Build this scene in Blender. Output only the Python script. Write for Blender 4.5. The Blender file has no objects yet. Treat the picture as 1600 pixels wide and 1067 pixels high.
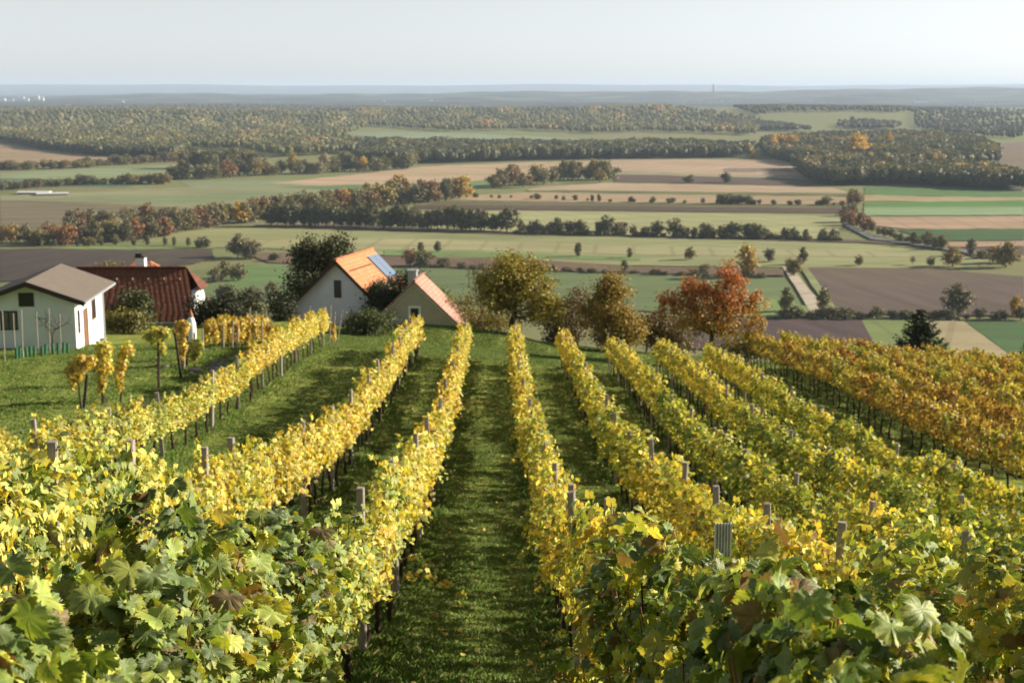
import bpy, math, random
import numpy as np
from mathutils import Vector, noise as mnoise

R = random.Random(7)
RNG = np.random.default_rng(7)
scene = bpy.context.scene
COL = scene.collection
rad = math.radians

# ------------------------------------------------------------------ camera model (also used to find ground points)
F = 2222.0; CX = 800.0; CY = 533.5; HY = 138.0
TH = math.atan((CY - HY) / F)
YAW = rad(-0.70)


def dirw(px, py):
    """pixel of the 1600x1067 photograph -> (sideways, downward) per metre along the rows."""
    u = px - CX; v = py - CY
    fw = F * math.cos(TH) - v * math.sin(TH); dn = F * math.sin(TH) + v * math.cos(TH)
    c, s = math.cos(-YAW), math.sin(-YAW)
    X = u * c + fw * s; Y = -u * s + fw * c
    return X / Y, dn / Y


def P3(px, py, d):
    a, b = dirw(px, py)
    return Vector((a * d, d, -b * d))


PLAIN = -100.0


def on_plain(px, py, z=PLAIN):
    a, b = dirw(px, py)
    d = -z / max(b, 1e-4)
    return Vector((a * d, d, z))


# ------------------------------------------------------------------ terrain
_PD = [-60, -20, 0, 6, 13, 16, 18, 20, 22, 28, 30.5, 33, 38, 42, 48, 52, 57, 66, 74, 88, 96, 100, 112, 130, 200, 300, 400, 440, 500, 1e6]
_PZ = [9.5, 1.5, -2.6, -4.1, -6.0, -6.75, -7.3, -7.8, -8.2, -9.3, -9.75, -10.15, -10.9, -11.4, -12.0, -12.35, -12.8, -13.55, -14.4, -16.0, -16.95, -17.7, -21.5, -29, -56, -84, -98.5, -100.5, -100.6, -100.6]


def terrain(x, y):
    x = np.asarray(x, float); y = np.asarray(y, float)
    p = np.zeros_like(y)
    for k, w in ((-1.5, .25), (0, .5), (1.5, .25)):
        p = p + w * np.interp(y + k, _PD, _PZ)
    fade = np.clip((440 - y) / 240, 0, 1)
    cx = np.clip(x, -14, 60)
    p = p - 0.09 * cx * fade * np.clip(1.2 - np.abs(x) / 400, 0, 1)
    # lumps in the turf
    p = p + fade * 0.05 * (np.sin(x * .9 + y * .31) * np.sin(y * .47 - x * .2))
    # grassy mound before the grey hut
    mx = (x + 3.1) / np.where(x < -3.1, 5.2, 6.0); my = (y - 91) / 4.3
    p = p + .85 * np.exp(-(np.abs(mx) ** 3.0) - (np.abs(my) ** 2.4))
    # the plain rolls a little far off, then the ridges
    far = np.clip((y - 4200) / 2500, 0, 1)
    p = p + far * 9 * (np.sin(x / 900. + 1.3) * np.sin(y / 1300.) + .5 * np.sin(x / 410. + y / 700.)) * np.clip((11500 - y) / 2000, 0, 1)
    for (hx, hy, hh, sx, sy) in ((1030, 4550, 34, 620, 650), (1500, 5600, 22, 500, 700), (-1150, 4300, 26, 850, 1000), (-150, 5200, 20, 500, 700), (520, 5000, 16, 350, 500)):
        p = p + hh * np.exp(-((x - hx) / sx) ** 2 - ((y - hy) / sy) ** 2) * np.clip((y - 3500) / 500, 0, 1)
    r = x / np.maximum(y, 1)
    crest = 34 + 66 * np.clip((r + .33) / .68, 0, 1.3) ** 1.5 + 8 * np.sin(r * 23 + .8) + 5 * np.sin(r * 57 + 1) + 3.5 * np.sin(r * 140 + y / 900)
    crest = crest * (0.25 + .75 * np.clip((r + .31) / .05, 0, 1))
    p = p + crest * np.exp(-((y - 14800) / 1700.) ** 2)
    p = p + crest * .55 * np.exp(-((y - 12300 - 900 * np.sin(r * 22)) / 750.) ** 2) * (0.6 + .4 * np.sin(r * 46 + 2))
    p = p + (172 + 14 * np.sin(r * 20 + .5) + 8 * np.sin(r * 53)) * np.exp(-((y - 33000) / 4200.) ** 2)
    return p


def tz(x, y):
    return float(terrain(np.array([x]), np.array([y]))[0])


def ground_at(px, py, dmin=5, dmax=140):
    a, b = dirw(px, py)
    d = np.linspace(dmin, dmax, 4000)
    diff = -b * d - terrain(a * d, d)
    i = np.argmax(diff < 0) if (diff < 0).any() else int(np.argmin(np.abs(diff)))
    dd = float(d[i])
    return Vector((a * dd, dd, tz(a * dd, dd)))


# ------------------------------------------------------------------ object helpers
def tag(o, label=None, cat=None, group=None, kind=None):
    if label:
        if not 4 <= len(label.split()) <= 16: print('LABEL', len(label.split()), label)
        o['label'] = label
    if cat: o['category'] = cat
    if group: o['group'] = group
    if kind: o['kind'] = kind
    return o


def empty(name, loc, label, cat, group=None, rz=0.):
    o = bpy.data.objects.new(name, None); COL.objects.link(o)
    o.location = loc; o.rotation_euler = (0, 0, rz); o.empty_display_size = .2
    return tag(o, label, cat, group)


def link(name, me, parent=None, loc=(0, 0, 0)):
    o = bpy.data.objects.new(name, me); COL.objects.link(o)
    o.location = loc
    if parent: o.parent = parent
    return o


def mesh_np(name, V, faces, mats, matidx=None, col=None, uv=None, smooth=False):
    me = bpy.data.meshes.new(name)
    V = np.asarray(V, np.float32).reshape(-1, 3)
    faces = [np.asarray(f, np.int32) for f in faces if len(f)]
    nl = sum(f.size for f in faces); nf = sum(len(f) for f in faces)
    loops = np.concatenate([f.ravel() for f in faces])
    tot = np.concatenate([np.full(len(f), f.shape[1], np.int32) for f in faces])
    start = np.concatenate([[0], np.cumsum(tot)[:-1]]).astype(np.int32)
    me.vertices.add(len(V)); me.vertices.foreach_set('co', V.ravel())
    me.loops.add(nl); me.loops.foreach_set('vertex_index', loops)
    me.polygons.add(nf); me.polygons.foreach_set('loop_start', start); me.polygons.foreach_set('loop_total', tot)
    if smooth: me.polygons.foreach_set('use_smooth', np.ones(nf, bool))
    for m in (mats if isinstance(mats, (list, tuple)) else [mats]): me.materials.append(m)
    if matidx is not None: me.polygons.foreach_set('material_index', np.asarray(matidx, np.int32))
    if col is not None:
        c = np.asarray(col, np.float32)
        if c.shape[1] == 3: c = np.concatenate([c, np.ones((len(c), 1), np.float32)], 1)
        a = me.attributes.new('Col', 'FLOAT_COLOR', 'POINT'); a.data.foreach_set('color', c.ravel())
    if uv is not None:
        u = me.uv_layers.new(name='UVMap'); u.data.foreach_set('uv', np.asarray(uv, np.float32)[loops].ravel())
    me.update(calc_edges=True)
    return me


class PB:
    """small polygon builder in a local frame (right, back, up)."""
    def __init__(s, o=(0, 0, 0), r=(1, 0, 0), w=(0, 1, 0)):
        s.o = Vector(o); s.r = Vector(r).normalized(); s.w = Vector(w).normalized(); s.v = []; s.f = []; s.mi = []; s.m = 0; s.uvs = {}

    def P(s, a, b, c): s.v.append(s.o + s.r * a + s.w * b + Vector((0, 0, c))); return len(s.v) - 1

    def face(s, ids, uv=None):
        s.f.append(tuple(ids)); s.mi.append(s.m)
        if uv: s.uvs[len(s.f) - 1] = uv

    def box(s, a0, a1, b0, b1, c0, c1):
        i = [s.P(a, b, c) for c in (c0, c1) for (a, b) in ((a0, b0), (a1, b0), (a1, b1), (a0, b1))]
        for q in ((0, 3, 2, 1), (4, 5, 6, 7), (0, 1, 5, 4), (1, 2, 6, 5), (2, 3, 7, 6), (3, 0, 4, 7)): s.face([i[k] for k in q])

    def prism(s, poly, b0, b1):
        n = len(poly)
        A = [s.P(a, b0, c) for a, c in poly]; B = [s.P(a, b1, c) for a, c in poly]
        s.face(A[::-1]); s.face(B)
        for k in range(n): s.face([A[k], A[(k + 1) % n], B[(k + 1) % n], B[k]])

    def slab(s, q, t, swap=False):
        """q: four local corners of the top, first edge along the ridge; thickness t below."""
        q = [Vector(k) for k in q]
        nrm = (q[1] - q[0]).cross(q[2] - q[1]).normalized()
        if nrm.z < 0: nrm = -nrm
        T = [s.P(*k) for k in q]; B = [s.P(*(k - nrm * t)) for k in q]
        L = (q[1] - q[0]).length; S = (q[2] - q[1]).length; S2 = (q[3] - q[0]).length
        s.face(T, [(0, 0), (L, 0), (L, S), (0, S2)]); s.face(B[::-1])
        for k in range(4): s.face([T[k], B[k], B[(k + 1) % 4], T[(k + 1) % 4]])

    def build(s, name, mats, parent=None, smooth=False):
        me = bpy.data.meshes.new(name)
        org = Vector(parent.location) if parent else Vector((0, 0, 0))
        me.from_pydata([tuple(v - org) for v in s.v], [], s.f)
        for m in (mats if isinstance(mats, (list, tuple)) else [mats]): me.materials.append(m)
        me.polygons.foreach_set('material_index', s.mi)
        u = me.uv_layers.new(name='UVMap')
        for fi, uv in s.uvs.items():
            p = me.polygons[fi]
            for k, li in enumerate(p.loop_indices): u.data[li].uv = uv[k]
        import bmesh
        bm = bmesh.new(); bm.from_mesh(me); bmesh.ops.recalc_face_normals(bm, faces=bm.faces); bm.to_mesh(me); bm.free()
        return link(name, me, parent)


def tubes(paths, sides=6):
    """paths: list of (points (n,3), radii (n)) -> V, quads."""
    VV = []; FF = []; base = 0
    for pts, rr in paths:
        pts = np.asarray(pts, float); rr = np.asarray(rr, float); n = len(pts)
        t = np.gradient(pts, axis=0); t /= np.linalg.norm(t, axis=1, keepdims=True) + 1e-9
        ref = np.where(np.abs(t[:, 2:3]) > .9, np.array([[1., 0, 0]]), np.array([[0, 0, 1.]]))
        u = np.cross(t, ref); u /= np.linalg.norm(u, axis=1, keepdims=True) + 1e-9
        w = np.cross(t, u)
        ang = np.arange(sides) * 2 * math.pi / sides
        ring = pts[:, None] + rr[:, None, None] * (np.cos(ang)[None, :, None] * u[:, None] + np.sin(ang)[None, :, None] * w[:, None])
        VV.append(ring.reshape(-1, 3))
        i = np.arange(n - 1)[:, None] * sides; k = np.arange(sides)[None]; k2 = (k + 1) % sides
        q = np.stack([i + k, i + k2, i + sides + k2, i + sides + k], -1).reshape(-1, 4) + base
        FF.append(q); base += n * sides
    return np.concatenate(VV), np.concatenate(FF)


# ------------------------------------------------------------------ materials
def new_mat(name):
    m = bpy.data.materials.new(name); m.use_nodes = True
    nt = m.node_tree; nt.nodes.clear()
    return m, nt


class N:
    def __init__(s, nt): s.nt = nt
    def __call__(s, t, ins=None, **kw):
        n = s.nt.nodes.new(t)
        for k, v in kw.items(): setattr(n, k, v)
        for k, v in (ins or {}).items():
            sock = n.inputs[k]
            if isinstance(v, bpy.types.NodeSocket): s.nt.links.new(v, sock)
            else: sock.default_value = v
        return n
    def math(s, op, a, b=0., c=None, clamp=False):
        n = s.nt.nodes.new('ShaderNodeMath'); n.operation = op; n.use_clamp = clamp
        for i, v in enumerate((a, b) if c is None else (a, b, c)):
            if isinstance(v, bpy.types.NodeSocket): s.nt.links.new(v, n.inputs[i])
            else: n.inputs[i].default_value = v
        return n.outputs[0]
    def mix(s, fac, a, b, blend='MIX'):
        n = s.nt.nodes.new('ShaderNodeMix'); n.data_type = 'RGBA'; n.blend_type = blend
        for i, v in ((0, fac), (6, a), (7, b)):
            if isinstance(v, bpy.types.NodeSocket): s.nt.links.new(v, n.inputs[i])
            else: n.inputs[i].default_value = v if not isinstance(v, tuple) or len(v) == 4 else v + (1,)
        return n.outputs[2]
    def ramp(s, fac, stops, interp='LINEAR'):
        n = s.nt.nodes.new('ShaderNodeValToRGB'); cr = n.color_ramp; cr.interpolation = interp
        while len(cr.elements) < len(stops): cr.elements.new(0.5)
        for e, (p, c) in zip(cr.elements, stops): e.position = p; e.color = tuple(c) + ((1,) if len(c) == 3 else ())
        s.nt.links.new(fac, n.inputs[0]); return n.outputs[0]
    def out(s, surf, vol=None):
        o = s.nt.nodes.new('ShaderNodeOutputMaterial')
        if surf: s.nt.links.new(surf, o.inputs[0])
        if vol: s.nt.links.new(vol, o.inputs[1])
    def noise(s, scale, vec=None, detail=4, rough=.6):
        n = s('ShaderNodeTexNoise', {'Scale': scale, 'Detail': detail, 'Roughness': rough})
        if vec is not None: s.nt.links.new(vec, n.inputs['Vector'])
        return n.outputs['Fac']


def simple(name, color, rough=.7, var=.25, scale=6., bump=.0, spec=.3, metallic=0., coord='Object', stretch=(1, 1, 1), objcol=False):
    m, nt = new_mat(name); n = N(nt)
    tc = n('ShaderNodeTexCoord').outputs[coord]
    vec = n('ShaderNodeMapping', {'Vector': tc, 'Scale': stretch}).outputs[0]
    f = n.noise(scale, vec, 6)
    f2 = n.noise(scale * 7.3, vec, 3)
    k = n.math('ADD', n.math('MULTIPLY', n.math('SUBTRACT', f, .5), var * 2.4), n.math('ADD', 1., n.math('MULTIPLY', n.math('SUBTRACT', f2, .5), var)))
    base = n('ShaderNodeObjectInfo').outputs['Color'] if objcol else None
    c = n.mix(1., (color if not objcol else base), n('ShaderNodeCombineColor', {0: k, 1: k, 2: k}).outputs[0], 'MULTIPLY')
    p = n('ShaderNodeBsdfPrincipled', {'Base Color': c, 'Roughness': rough, 'Specular IOR Level': spec, 'Metallic': metallic})
    if bump:
        b = n('ShaderNodeBump', {'Strength': bump, 'Distance': .02, 'Height': n.math('ADD', f, f2)})
        nt.links.new(b.outputs[0], p.inputs['Normal'])
    n.out(p.outputs[0]); return m


VINE_RAMP = [(0.0, (.17, .06, .018)), (.17, (.36, .16, .028)), (.34, (.62, .41, .055)), (.5, (.76, .64, .115)), (.64, (.47, .49, .07)), (.8, (.16, .24, .036)), (1., (.05, .095, .02))]


def leaf_mat(name, near=False, tree=False):
    m, nt = new_mat(name); n = N(nt)
    at = n('ShaderNodeAttribute', attribute_name='Col')
    sep = n('ShaderNodeSeparateColor', {0: at.outputs['Color']})
    oi = n('ShaderNodeObjectInfo')
    if tree:
        c = n.mix(1., at.outputs['Color'], oi.outputs['Color'], 'MULTIPLY')
        bump = None
    else:
        os_ = n('ShaderNodeSeparateColor', {0: oi.outputs['Color']})
        t = n.math('ADD', os_.outputs[0], n.math('MULTIPLY', n.math('SUBTRACT', sep.outputs[0], .5), .38))
        t = n.math('ADD', t, n.math('MULTIPLY', n.math('SUBTRACT', n.noise(1.1, n('ShaderNodeNewGeometry').outputs['Position'], 3), .5), .5))
        bump = None
        if near:
            uv = n('ShaderNodeUVMap').outputs[0]
            sx = n('ShaderNodeSeparateXYZ', {0: uv})
            r = n.math('SQRT', n.math('ADD', n.math('MULTIPLY', sx.outputs[0], sx.outputs[0]), n.math('MULTIPLY', sx.outputs[1], sx.outputs[1])))
            th = n.math('ABSOLUTE', n.math('ARCTAN2', sx.outputs[0], sx.outputs[1]))
            dmin = None
            for a in (0., .92, 1.98):
                d = n.math('MULTIPLY', n.math('ABSOLUTE', n.math('SINE', n.math('MINIMUM', n.math('ABSOLUTE', n.math('SUBTRACT', th, a)), 1.3))), r)
                dmin = d if dmin is None else n.math('MINIMUM', dmin, d)
            vein = n.math('SUBTRACT', 1., n.math('MULTIPLY', dmin, 22.), clamp=True)
            # side veins
            comb = n.math('ADD', n.math('MULTIPLY', sx.outputs[1], 1.), n.math('MULTIPLY', n.math('ABSOLUTE', sx.outputs[0]), -.9))
            sv = n.math('POWER', n.math('ABSOLUTE', n.math('SINE', n.math('MULTIPLY', comb, 13.))), 10.)
            pos = n('ShaderNodeNewGeometry').outputs['Position']
            nz = n.noise(26., pos, 5)
            nz2 = n.noise(120., pos, 3)
            edge = n.math('MULTIPLY', n.math('POWER', r, 2.5), n.math('SUBTRACT', nz, .38))
            t = n.math('SUBTRACT', t, n.math('MULTIPLY', edge, n.math('ADD', .35, n.math('MULTIPLY', sep.outputs[2], 1.1))))
            t = n.math('ADD', t, n.math('MULTIPLY', n.math('SUBTRACT', nz2, .5), .12))
            veinf = n.math('MAXIMUM', vein, n.math('MULTIPLY', sv, .28))
            bump = n('ShaderNodeBump', {'Strength': .3, 'Distance': .004, 'Height': n.math('ADD', n.math('MULTIPLY', veinf, -1.), n.math('MULTIPLY', nz2, .9))})
        t = n.math('MAXIMUM', n.math('MINIMUM', t, 1.), 0.)
        c = n.ramp(t, VINE_RAMP)
        if near: c = n.mix(n.math('MULTIPLY', veinf, .13), c, (.36, .38, .12))
        k = n.math('SUBTRACT', n.math('ADD', .62, n.math('MULTIPLY', sep.outputs[1], .76)), n.math('MULTIPLY', os_.outputs[2], .26))
        c = n.mix(1., c, n('ShaderNodeCombineColor', {0: k, 1: k, 2: k}).outputs[0], 'MULTIPLY')
        if near:
            vo = n('ShaderNodeTexVoronoi', {'Vector': pos, 'Scale': 95.}).outputs['Distance']
            spot = n.math('MULTIPLY', n.math('LESS_THAN', vo, .22), n.math('GREATER_THAN', n.noise(9., pos, 3), .52))
            c = n.mix(n.math('MULTIPLY', spot, .7), c, (.16, .085, .035))
            rim = n.math('MULTIPLY', n.math('GREATER_THAN', n.math('ADD', r, n.math('MULTIPLY', nz, .6)), 1.12), n.math('GREATER_THAN', sep.outputs[2], .55))
            c = n.mix(n.math('MULTIPLY', rim, .8), c, (.30, .17, .06))
        # withered leaves
        dead = n.math('LESS_THAN', sep.outputs[2], n.math('MULTIPLY', .09, os_.outputs[1]))
        c = n.mix(n.math('MULTIPLY', dead, .85), c, (.20, .105, .05))
    back = n('ShaderNodeNewGeometry').outputs['Backfacing']
    cb = n.mix(n.math('MULTIPLY', back, (.3 if not near else .2) if not tree else .15), c, (.36, .40, .20) if not tree else (.3, .3, .15))
    p = n('ShaderNodeBsdfPrincipled', {'Base Color': cb, 'Roughness': .5 if near else .6, 'Specular IOR Level': .28 if near else .3})
    ct = n.mix(1., c, (1.25, 1.1, .55), 'MULTIPLY')
    tr = n('ShaderNodeBsdfTranslucent', {'Color': ct})
    if bump:
        nt.links.new(bump.outputs[0], p.inputs['Normal'])
    mx = n('ShaderNodeMixShader', {0: .30 if not tree else .25, 1: p.outputs[0], 2: tr.outputs[0]})
    n.out(mx.outputs[0]); return m


M = {}
M['leaf_near'] = leaf_mat('vine_leaf_near', near=True)
M['leaf'] = leaf_mat('vine_leaf')
M['tleaf'] = leaf_mat('tree_leaf', tree=True)
M['bark'] = simple('bark', (.085, .06, .042, 1), .9, .5, 5, .8, .1, stretch=(3, 3, .6))
M['vinebark'] = simple('vine_bark', (.06, .04, .028, 1), .95, .5, 14, 1., .1, stretch=(3, 3, .5))
M['cane'] = simple('cane_wood', (.20, .085, .035, 1), .7, .35, 20, .3)
M['post'] = simple('weathered_post', (.33, .29, .25, 1), .9, .5, 9, .7, .15, stretch=(3, 3, .7))
M['postdark'] = simple('dark_post', (.035, .03, .027, 1), .85, .4, 8, .4, .2)
M['stake'] = simple('pale_stake', (.36, .32, .27, 1), .85, .3, 8, .3, .2)
M['metal'] = simple('galvanised_post', (.52, .52, .53, 1), .5, .3, 11, .15, .5, metallic=.2)
M['wire'] = simple('wire', (.45, .44, .42, 1), .4, .1, 5, 0, .5, metallic=.8)
M['white'] = simple('white_render', (.72, .73, .72, 1), .85, .15, 1.6, .15, .2)
M['white_blue'] = simple('cool_white_render', (.66, .67, .70, 1), .85, .15, 1.1, .15, .2)
M['pale_green'] = simple('pale_render', (.66, .71, .68, 1), .88, .15, 1.3, .2, .2)
M['grey_render'] = simple('grey_render', (.42, .385, .29, 1), .92, .25, 1.3, .4, .15)
M['trim'] = simple('pale_trim', (.55, .55, .53, 1), .8, .12, 3, .1)
M['dark'] = simple('dark_opening', (.012, .012, .013, 1), .35, .3, 3, 0, .5)
M['pane'] = simple('window_pane', (.10, .105, .12, 1), .08, .5, 1.2, 0, .7)
M['darkwood'] = simple('dark_wood', (.05, .035, .028, 1), .8, .4, 6, .4, .2, stretch=(1, 1, 6))
M['brownwood'] = simple('brown_wood', (.17, .09, .05, 1), .75, .4, 6, .3, .2)
M['slateroof'] = simple('brown_grey_roof', (.155, .13, .105, 1), .85, .2, 2.2, .35, .2)
M['zinc'] = simple('zinc', (.40, .41, .43, 1), .5, .15, 5, 0, .5, metallic=.5)
M['guard'] = simple('green_guard', (.035, .13, .06, 1), .5, .2, 4, 0, .4)
M['asphalt'] = simple('asphalt', (.075, .075, .08, 1), .9, .3, 3, .3, .2)
M['stone'] = simple('pale_stone', (.30, .26, .21, 1), .9, .35, 3, .8, .15)
M['orangepaint'] = simple('cap_paint', (.35, .14, .06, 1), .7, .2, 5)
M['panel'] = simple('solar_glass', (.16, .21, .30, 1), .12, .08, 4, 0, .9)
M['farwhite'] = simple('far_white', (.8, .79, .76, 1), .8, .05, .1)
M['farroof'] = simple('far_roof', (.33, .16, .10, 1), .8, .2, .2)
M['steel'] = simple('far_steel', (.35, .33, .33, 1), .6, .1, 1)


def tile_mat(name, c1, c2, w=.3, h=.34):
    m, nt = new_mat(name); n = N(nt)
    uv = n('ShaderNodeUVMap').outputs[0]
    br = n('ShaderNodeTexBrick', {'Vector': uv, 'Color1': c1 + (1,), 'Color2': c2 + (1,), 'Mortar': tuple(x * .62 for x in c1) + (1,), 'Scale': 1., 'Mortar Size': .022, 'Brick Width': w, 'Row Height': h, 'Bias': 0.})
    nz = n.noise(.9, uv, 6); k = n.math('ADD', .72, n.math('MULTIPLY', nz, .56))
    c = n.mix(1., br.outputs['Color'], n('ShaderNodeCombineColor', {0: k, 1: k, 2: k}).outputs[0], 'MULTIPLY')
    sx = n('ShaderNodeSeparateXYZ', {0: uv})
    hx = n.math('ABSOLUTE', n.math('SINE', n.math('MULTIPLY', sx.outputs[0], math.pi / w)))
    hy = n.math('FRACT', n.math('DIVIDE', sx.outputs[1], h))
    b = n('ShaderNodeBump', {'Strength': .45, 'Distance': .04, 'Height': n.math('ADD', hx, n.math('MULTIPLY', hy, 1.2))})
    p = n('ShaderNodeBsdfPrincipled', {'Base Color': c, 'Roughness': .7, 'Specular IOR Level': .3, 'Normal': b.outputs[0]})
    n.out(p.outputs[0]); return m


M['tile_orange'] = tile_mat('orange_tiles', (.54, .205, .088), (.61, .27, .125))
M['tile_old'] = tile_mat('old_pink_tiles', (.40, .20, .135), (.50, .31, .24), .22, .3)
M['tile_dark'] = tile_mat('dark_red_tiles', (.125, .042, .022), (.17, .062, .034), .34, .36)


def ground_mat():
    m, nt = new_mat('ground'); n = N(nt)
    pos = n('ShaderNodeNewGeometry').outputs['Position']
    sx = n('ShaderNodeSeparateXYZ', {0: pos})
    a = n.noise(.35, pos, 6); b = n.noise(3.5, pos, 5); c3 = n.noise(28., pos, 4)
    st = n('ShaderNodeMapping', {'Vector': pos, 'Scale': (3.2, .35, 1)}).outputs[0]
    d = n.noise(1.0, st, 5)
    f = n.math('ADD', n.math('MULTIPLY', a, .5), n.math('ADD', n.math('MULTIPLY', b, .25), n.math('MULTIPLY', d, .25)))
    g = n.ramp(f, [(.3, (.11, .155, .027)), (.5, (.20, .235, .046)), (.66, (.30, .29, .075)), (.8, (.40, .34, .12))])
    k = n.math('ADD', .6, n.math('MULTIPLY', c3, .8))
    g = n.mix(1., g, n('ShaderNodeCombineColor', {0: k, 1: k, 2: k}).outputs[0], 'MULTIPLY')
    # the plain
    pa = n.noise(.0011, pos, 5); pb = n.noise(.02, n('ShaderNodeMapping', {'Vector': pos, 'Scale': (.25, 1.4, 1)}).outputs[0], 5)
    pf = n.math('ADD', n.math('MULTIPLY', pa, .65), n.math('MULTIPLY', pb, .35))
    pl = n.ramp(pf, [(.32, (.10, .12, .045)), (.45, (.19, .185, .085)), (.56, (.17, .19, .075)), (.7, (.27, .22, .12))])
    # wooded ridges very far off
    fr = n.ramp(n.noise(.0021, pos, 7), [(.36, (.008, .012, .012)), (.52, (.028, .034, .022)), (.62, (.09, .09, .055)), (.75, (.2, .18, .12))])
    pl = n.mix(n.math('MULTIPLY', n.math('SUBTRACT', sx.outputs[1], 6900.), .001, clamp=True), pl, fr)
    g = n.mix(n.math('MULTIPLY', n.math('SUBTRACT', sx.outputs[1], 300.), .01, clamp=True), g, pl)
    bump = n('ShaderNodeBump', {'Strength': .8, 'Distance': .06, 'Height': n.math('ADD', b, c3)})
    p = n('ShaderNodeBsdfPrincipled', {'Base Color': g, 'Roughness': .95, 'Specular IOR Level': .1, 'Normal': bump.outputs[0]})
    n.out(p.outputs[0]); return m


def field_mat(name, furrow=False):
    m, nt = new_mat(name); n = N(nt)
    pos = n('ShaderNodeNewGeometry').outputs['Position']
    oi = n('ShaderNodeObjectInfo')
    rv = n('ShaderNodeVectorRotate', {'Vector': pos, 'Angle': n.math('SUBTRACT', n.math('MULTIPLY', oi.outputs['Random'], .8), .4)}, rotation_type='Z_AXIS').outputs[0]
    st = n('ShaderNodeMapping', {'Vector': rv, 'Scale': (.004, .05, .05) if not furrow else (.12, .006, .05)}).outputs[0]
    f1 = n.noise(1., st, 5); f2 = n.noise(.012, pos, 6); f3 = n.noise(.35, pos, 4)
    k = n.math('ADD', .1, n.math('ADD', n.math('MULTIPLY', f1, .9), n.math('ADD', n.math('MULTIPLY', f2, .6), n.math('MULTIPLY', f3, .3))))
    c = n.mix(1., oi.outputs['Color'], n('ShaderNodeCombineColor', {0: k, 1: k, 2: k}).outputs[0], 'MULTIPLY')
    sx = n('ShaderNodeSeparateXYZ', {0: n('ShaderNodeVectorRotate', {'Vector': pos, 'Angle': n.math('SUBTRACT', n.math('MULTIPLY', oi.outputs['Random'], 2.2), 1.1)}, rotation_type='Z_AXIS').outputs[0]})
    tram = n.math('GREATER_THAN', n.math('SINE', n.math('MULTIPLY', sx.outputs[0], .26)), .93)
    c = n.mix(n.math('MULTIPLY', tram, .25), c, (.11, .09, .055))
    c = n.mix(n.math('MULTIPLY', n.math('SUBTRACT', n.noise(.004, pos, 7), .52, clamp=True), 2.2), c, (.20, .18, .075))
    p = n('ShaderNodeBsdfPrincipled', {'Base Color': c, 'Roughness': .95, 'Specular IOR Level': .08})
    n.out(p.outputs[0]); return m


M['ground'] = ground_mat()
M['field'] = field_mat('field_soil'); M['furrow'] = field_mat('ploughed_soil', True)


def grass_mat():
    m, nt = new_mat('grass_blades'); n = N(nt)
    at = n('ShaderNodeAttribute', attribute_name='Col').outputs['Color']
    pos = n('ShaderNodeNewGeometry').outputs['Position']
    k = n.math('ADD', .72, n.math('MULTIPLY', n.noise(.5, pos, 4), .56))
    c = n.mix(1., at, n('ShaderNodeCombineColor', {0: k, 1: k, 2: k}).outputs[0], 'MULTIPLY')
    p = n('ShaderNodeBsdfPrincipled', {'Base Color': c, 'Roughness': .55, 'Specular IOR Level': .3})
    tr = n('ShaderNodeBsdfTranslucent', {'Color': c})
    n.out(n('ShaderNodeMixShader', {0: .18, 1: p.outputs[0], 2: tr.outputs[0]}).outputs[0]); return m


M['grass'] = grass_mat()

# ------------------------------------------------------------------ ground sheet
ys = np.concatenate([np.arange(-60, 4, 2.), np.arange(4, 104, .8), np.geomspace(104, 520, 70), np.geomspace(530, 9000, 90), np.geomspace(9100, 18500, 90), np.geomspace(18800, 60000, 40)])
s = np.linspace(-1, 1, 331); s = np.sign(s) * np.abs(s) ** 1.35
GX = s[None, :] * (75 + .85 * np.maximum(ys, 0))[:, None]
GY = np.repeat(ys[:, None], len(s), 1)
GZ = terrain(GX, GY)
nx, ny = len(s), len(ys)
ii = np.arange((ny - 1) * nx).reshape(ny - 1, nx)[:, :-1].ravel()
quads = np.stack([ii, ii + 1, ii + nx + 1, ii + nx], 1)
g = link('ground', mesh_np('ground', np.stack([GX, GY, GZ], -1), [quads], M['ground'], smooth=True))
tag(g, kind='structure')

# ------------------------------------------------------------------ fields on the plain
def lin(c):
    return tuple((x / 255. / 12.92 if x / 255. <= .04045 else ((x / 255. + .055) / 1.055) ** 2.4) for x in c)


FIELD_K = .8


def field(poly, c, layer, furrow=False, name='field', steps=10):
    pts = []
    n = len(poly)
    for i in range(n):
        (x0, y0), (x1, y1) = poly[i], poly[(i + 1) % n]
        for k in range(steps):
            t = k / steps
            jr = R.uniform(-.45, .45) if k else 0.
            p = on_plain(x0 + (x1 - x0) * t + jr * 2, y0 + (y1 - y0) * t + jr, PLAIN)
            pts.append(p)
    z = PLAIN - .45 + .012 * layer
    V = [(p.x, p.y, z) for p in pts]
    me = bpy.data.meshes.new(name); me.from_pydata(V, [], [tuple(range(len(V)))]); me.materials.append(M['furrow' if furrow else 'field'])
    if me.polygons[0].normal.z < 0: me.flip_normals()
    o = link(name, me); l = lin(c); o.color = (l[0] * FIELD_K * .85 * (.8 if furrow else 1), l[1] * FIELD_K * .91 * (.8 if furrow else 1), l[2] * FIELD_K * 1.02 * (.8 if furrow else 1), 1)
    tag(o, kind='structure'); return o


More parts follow.
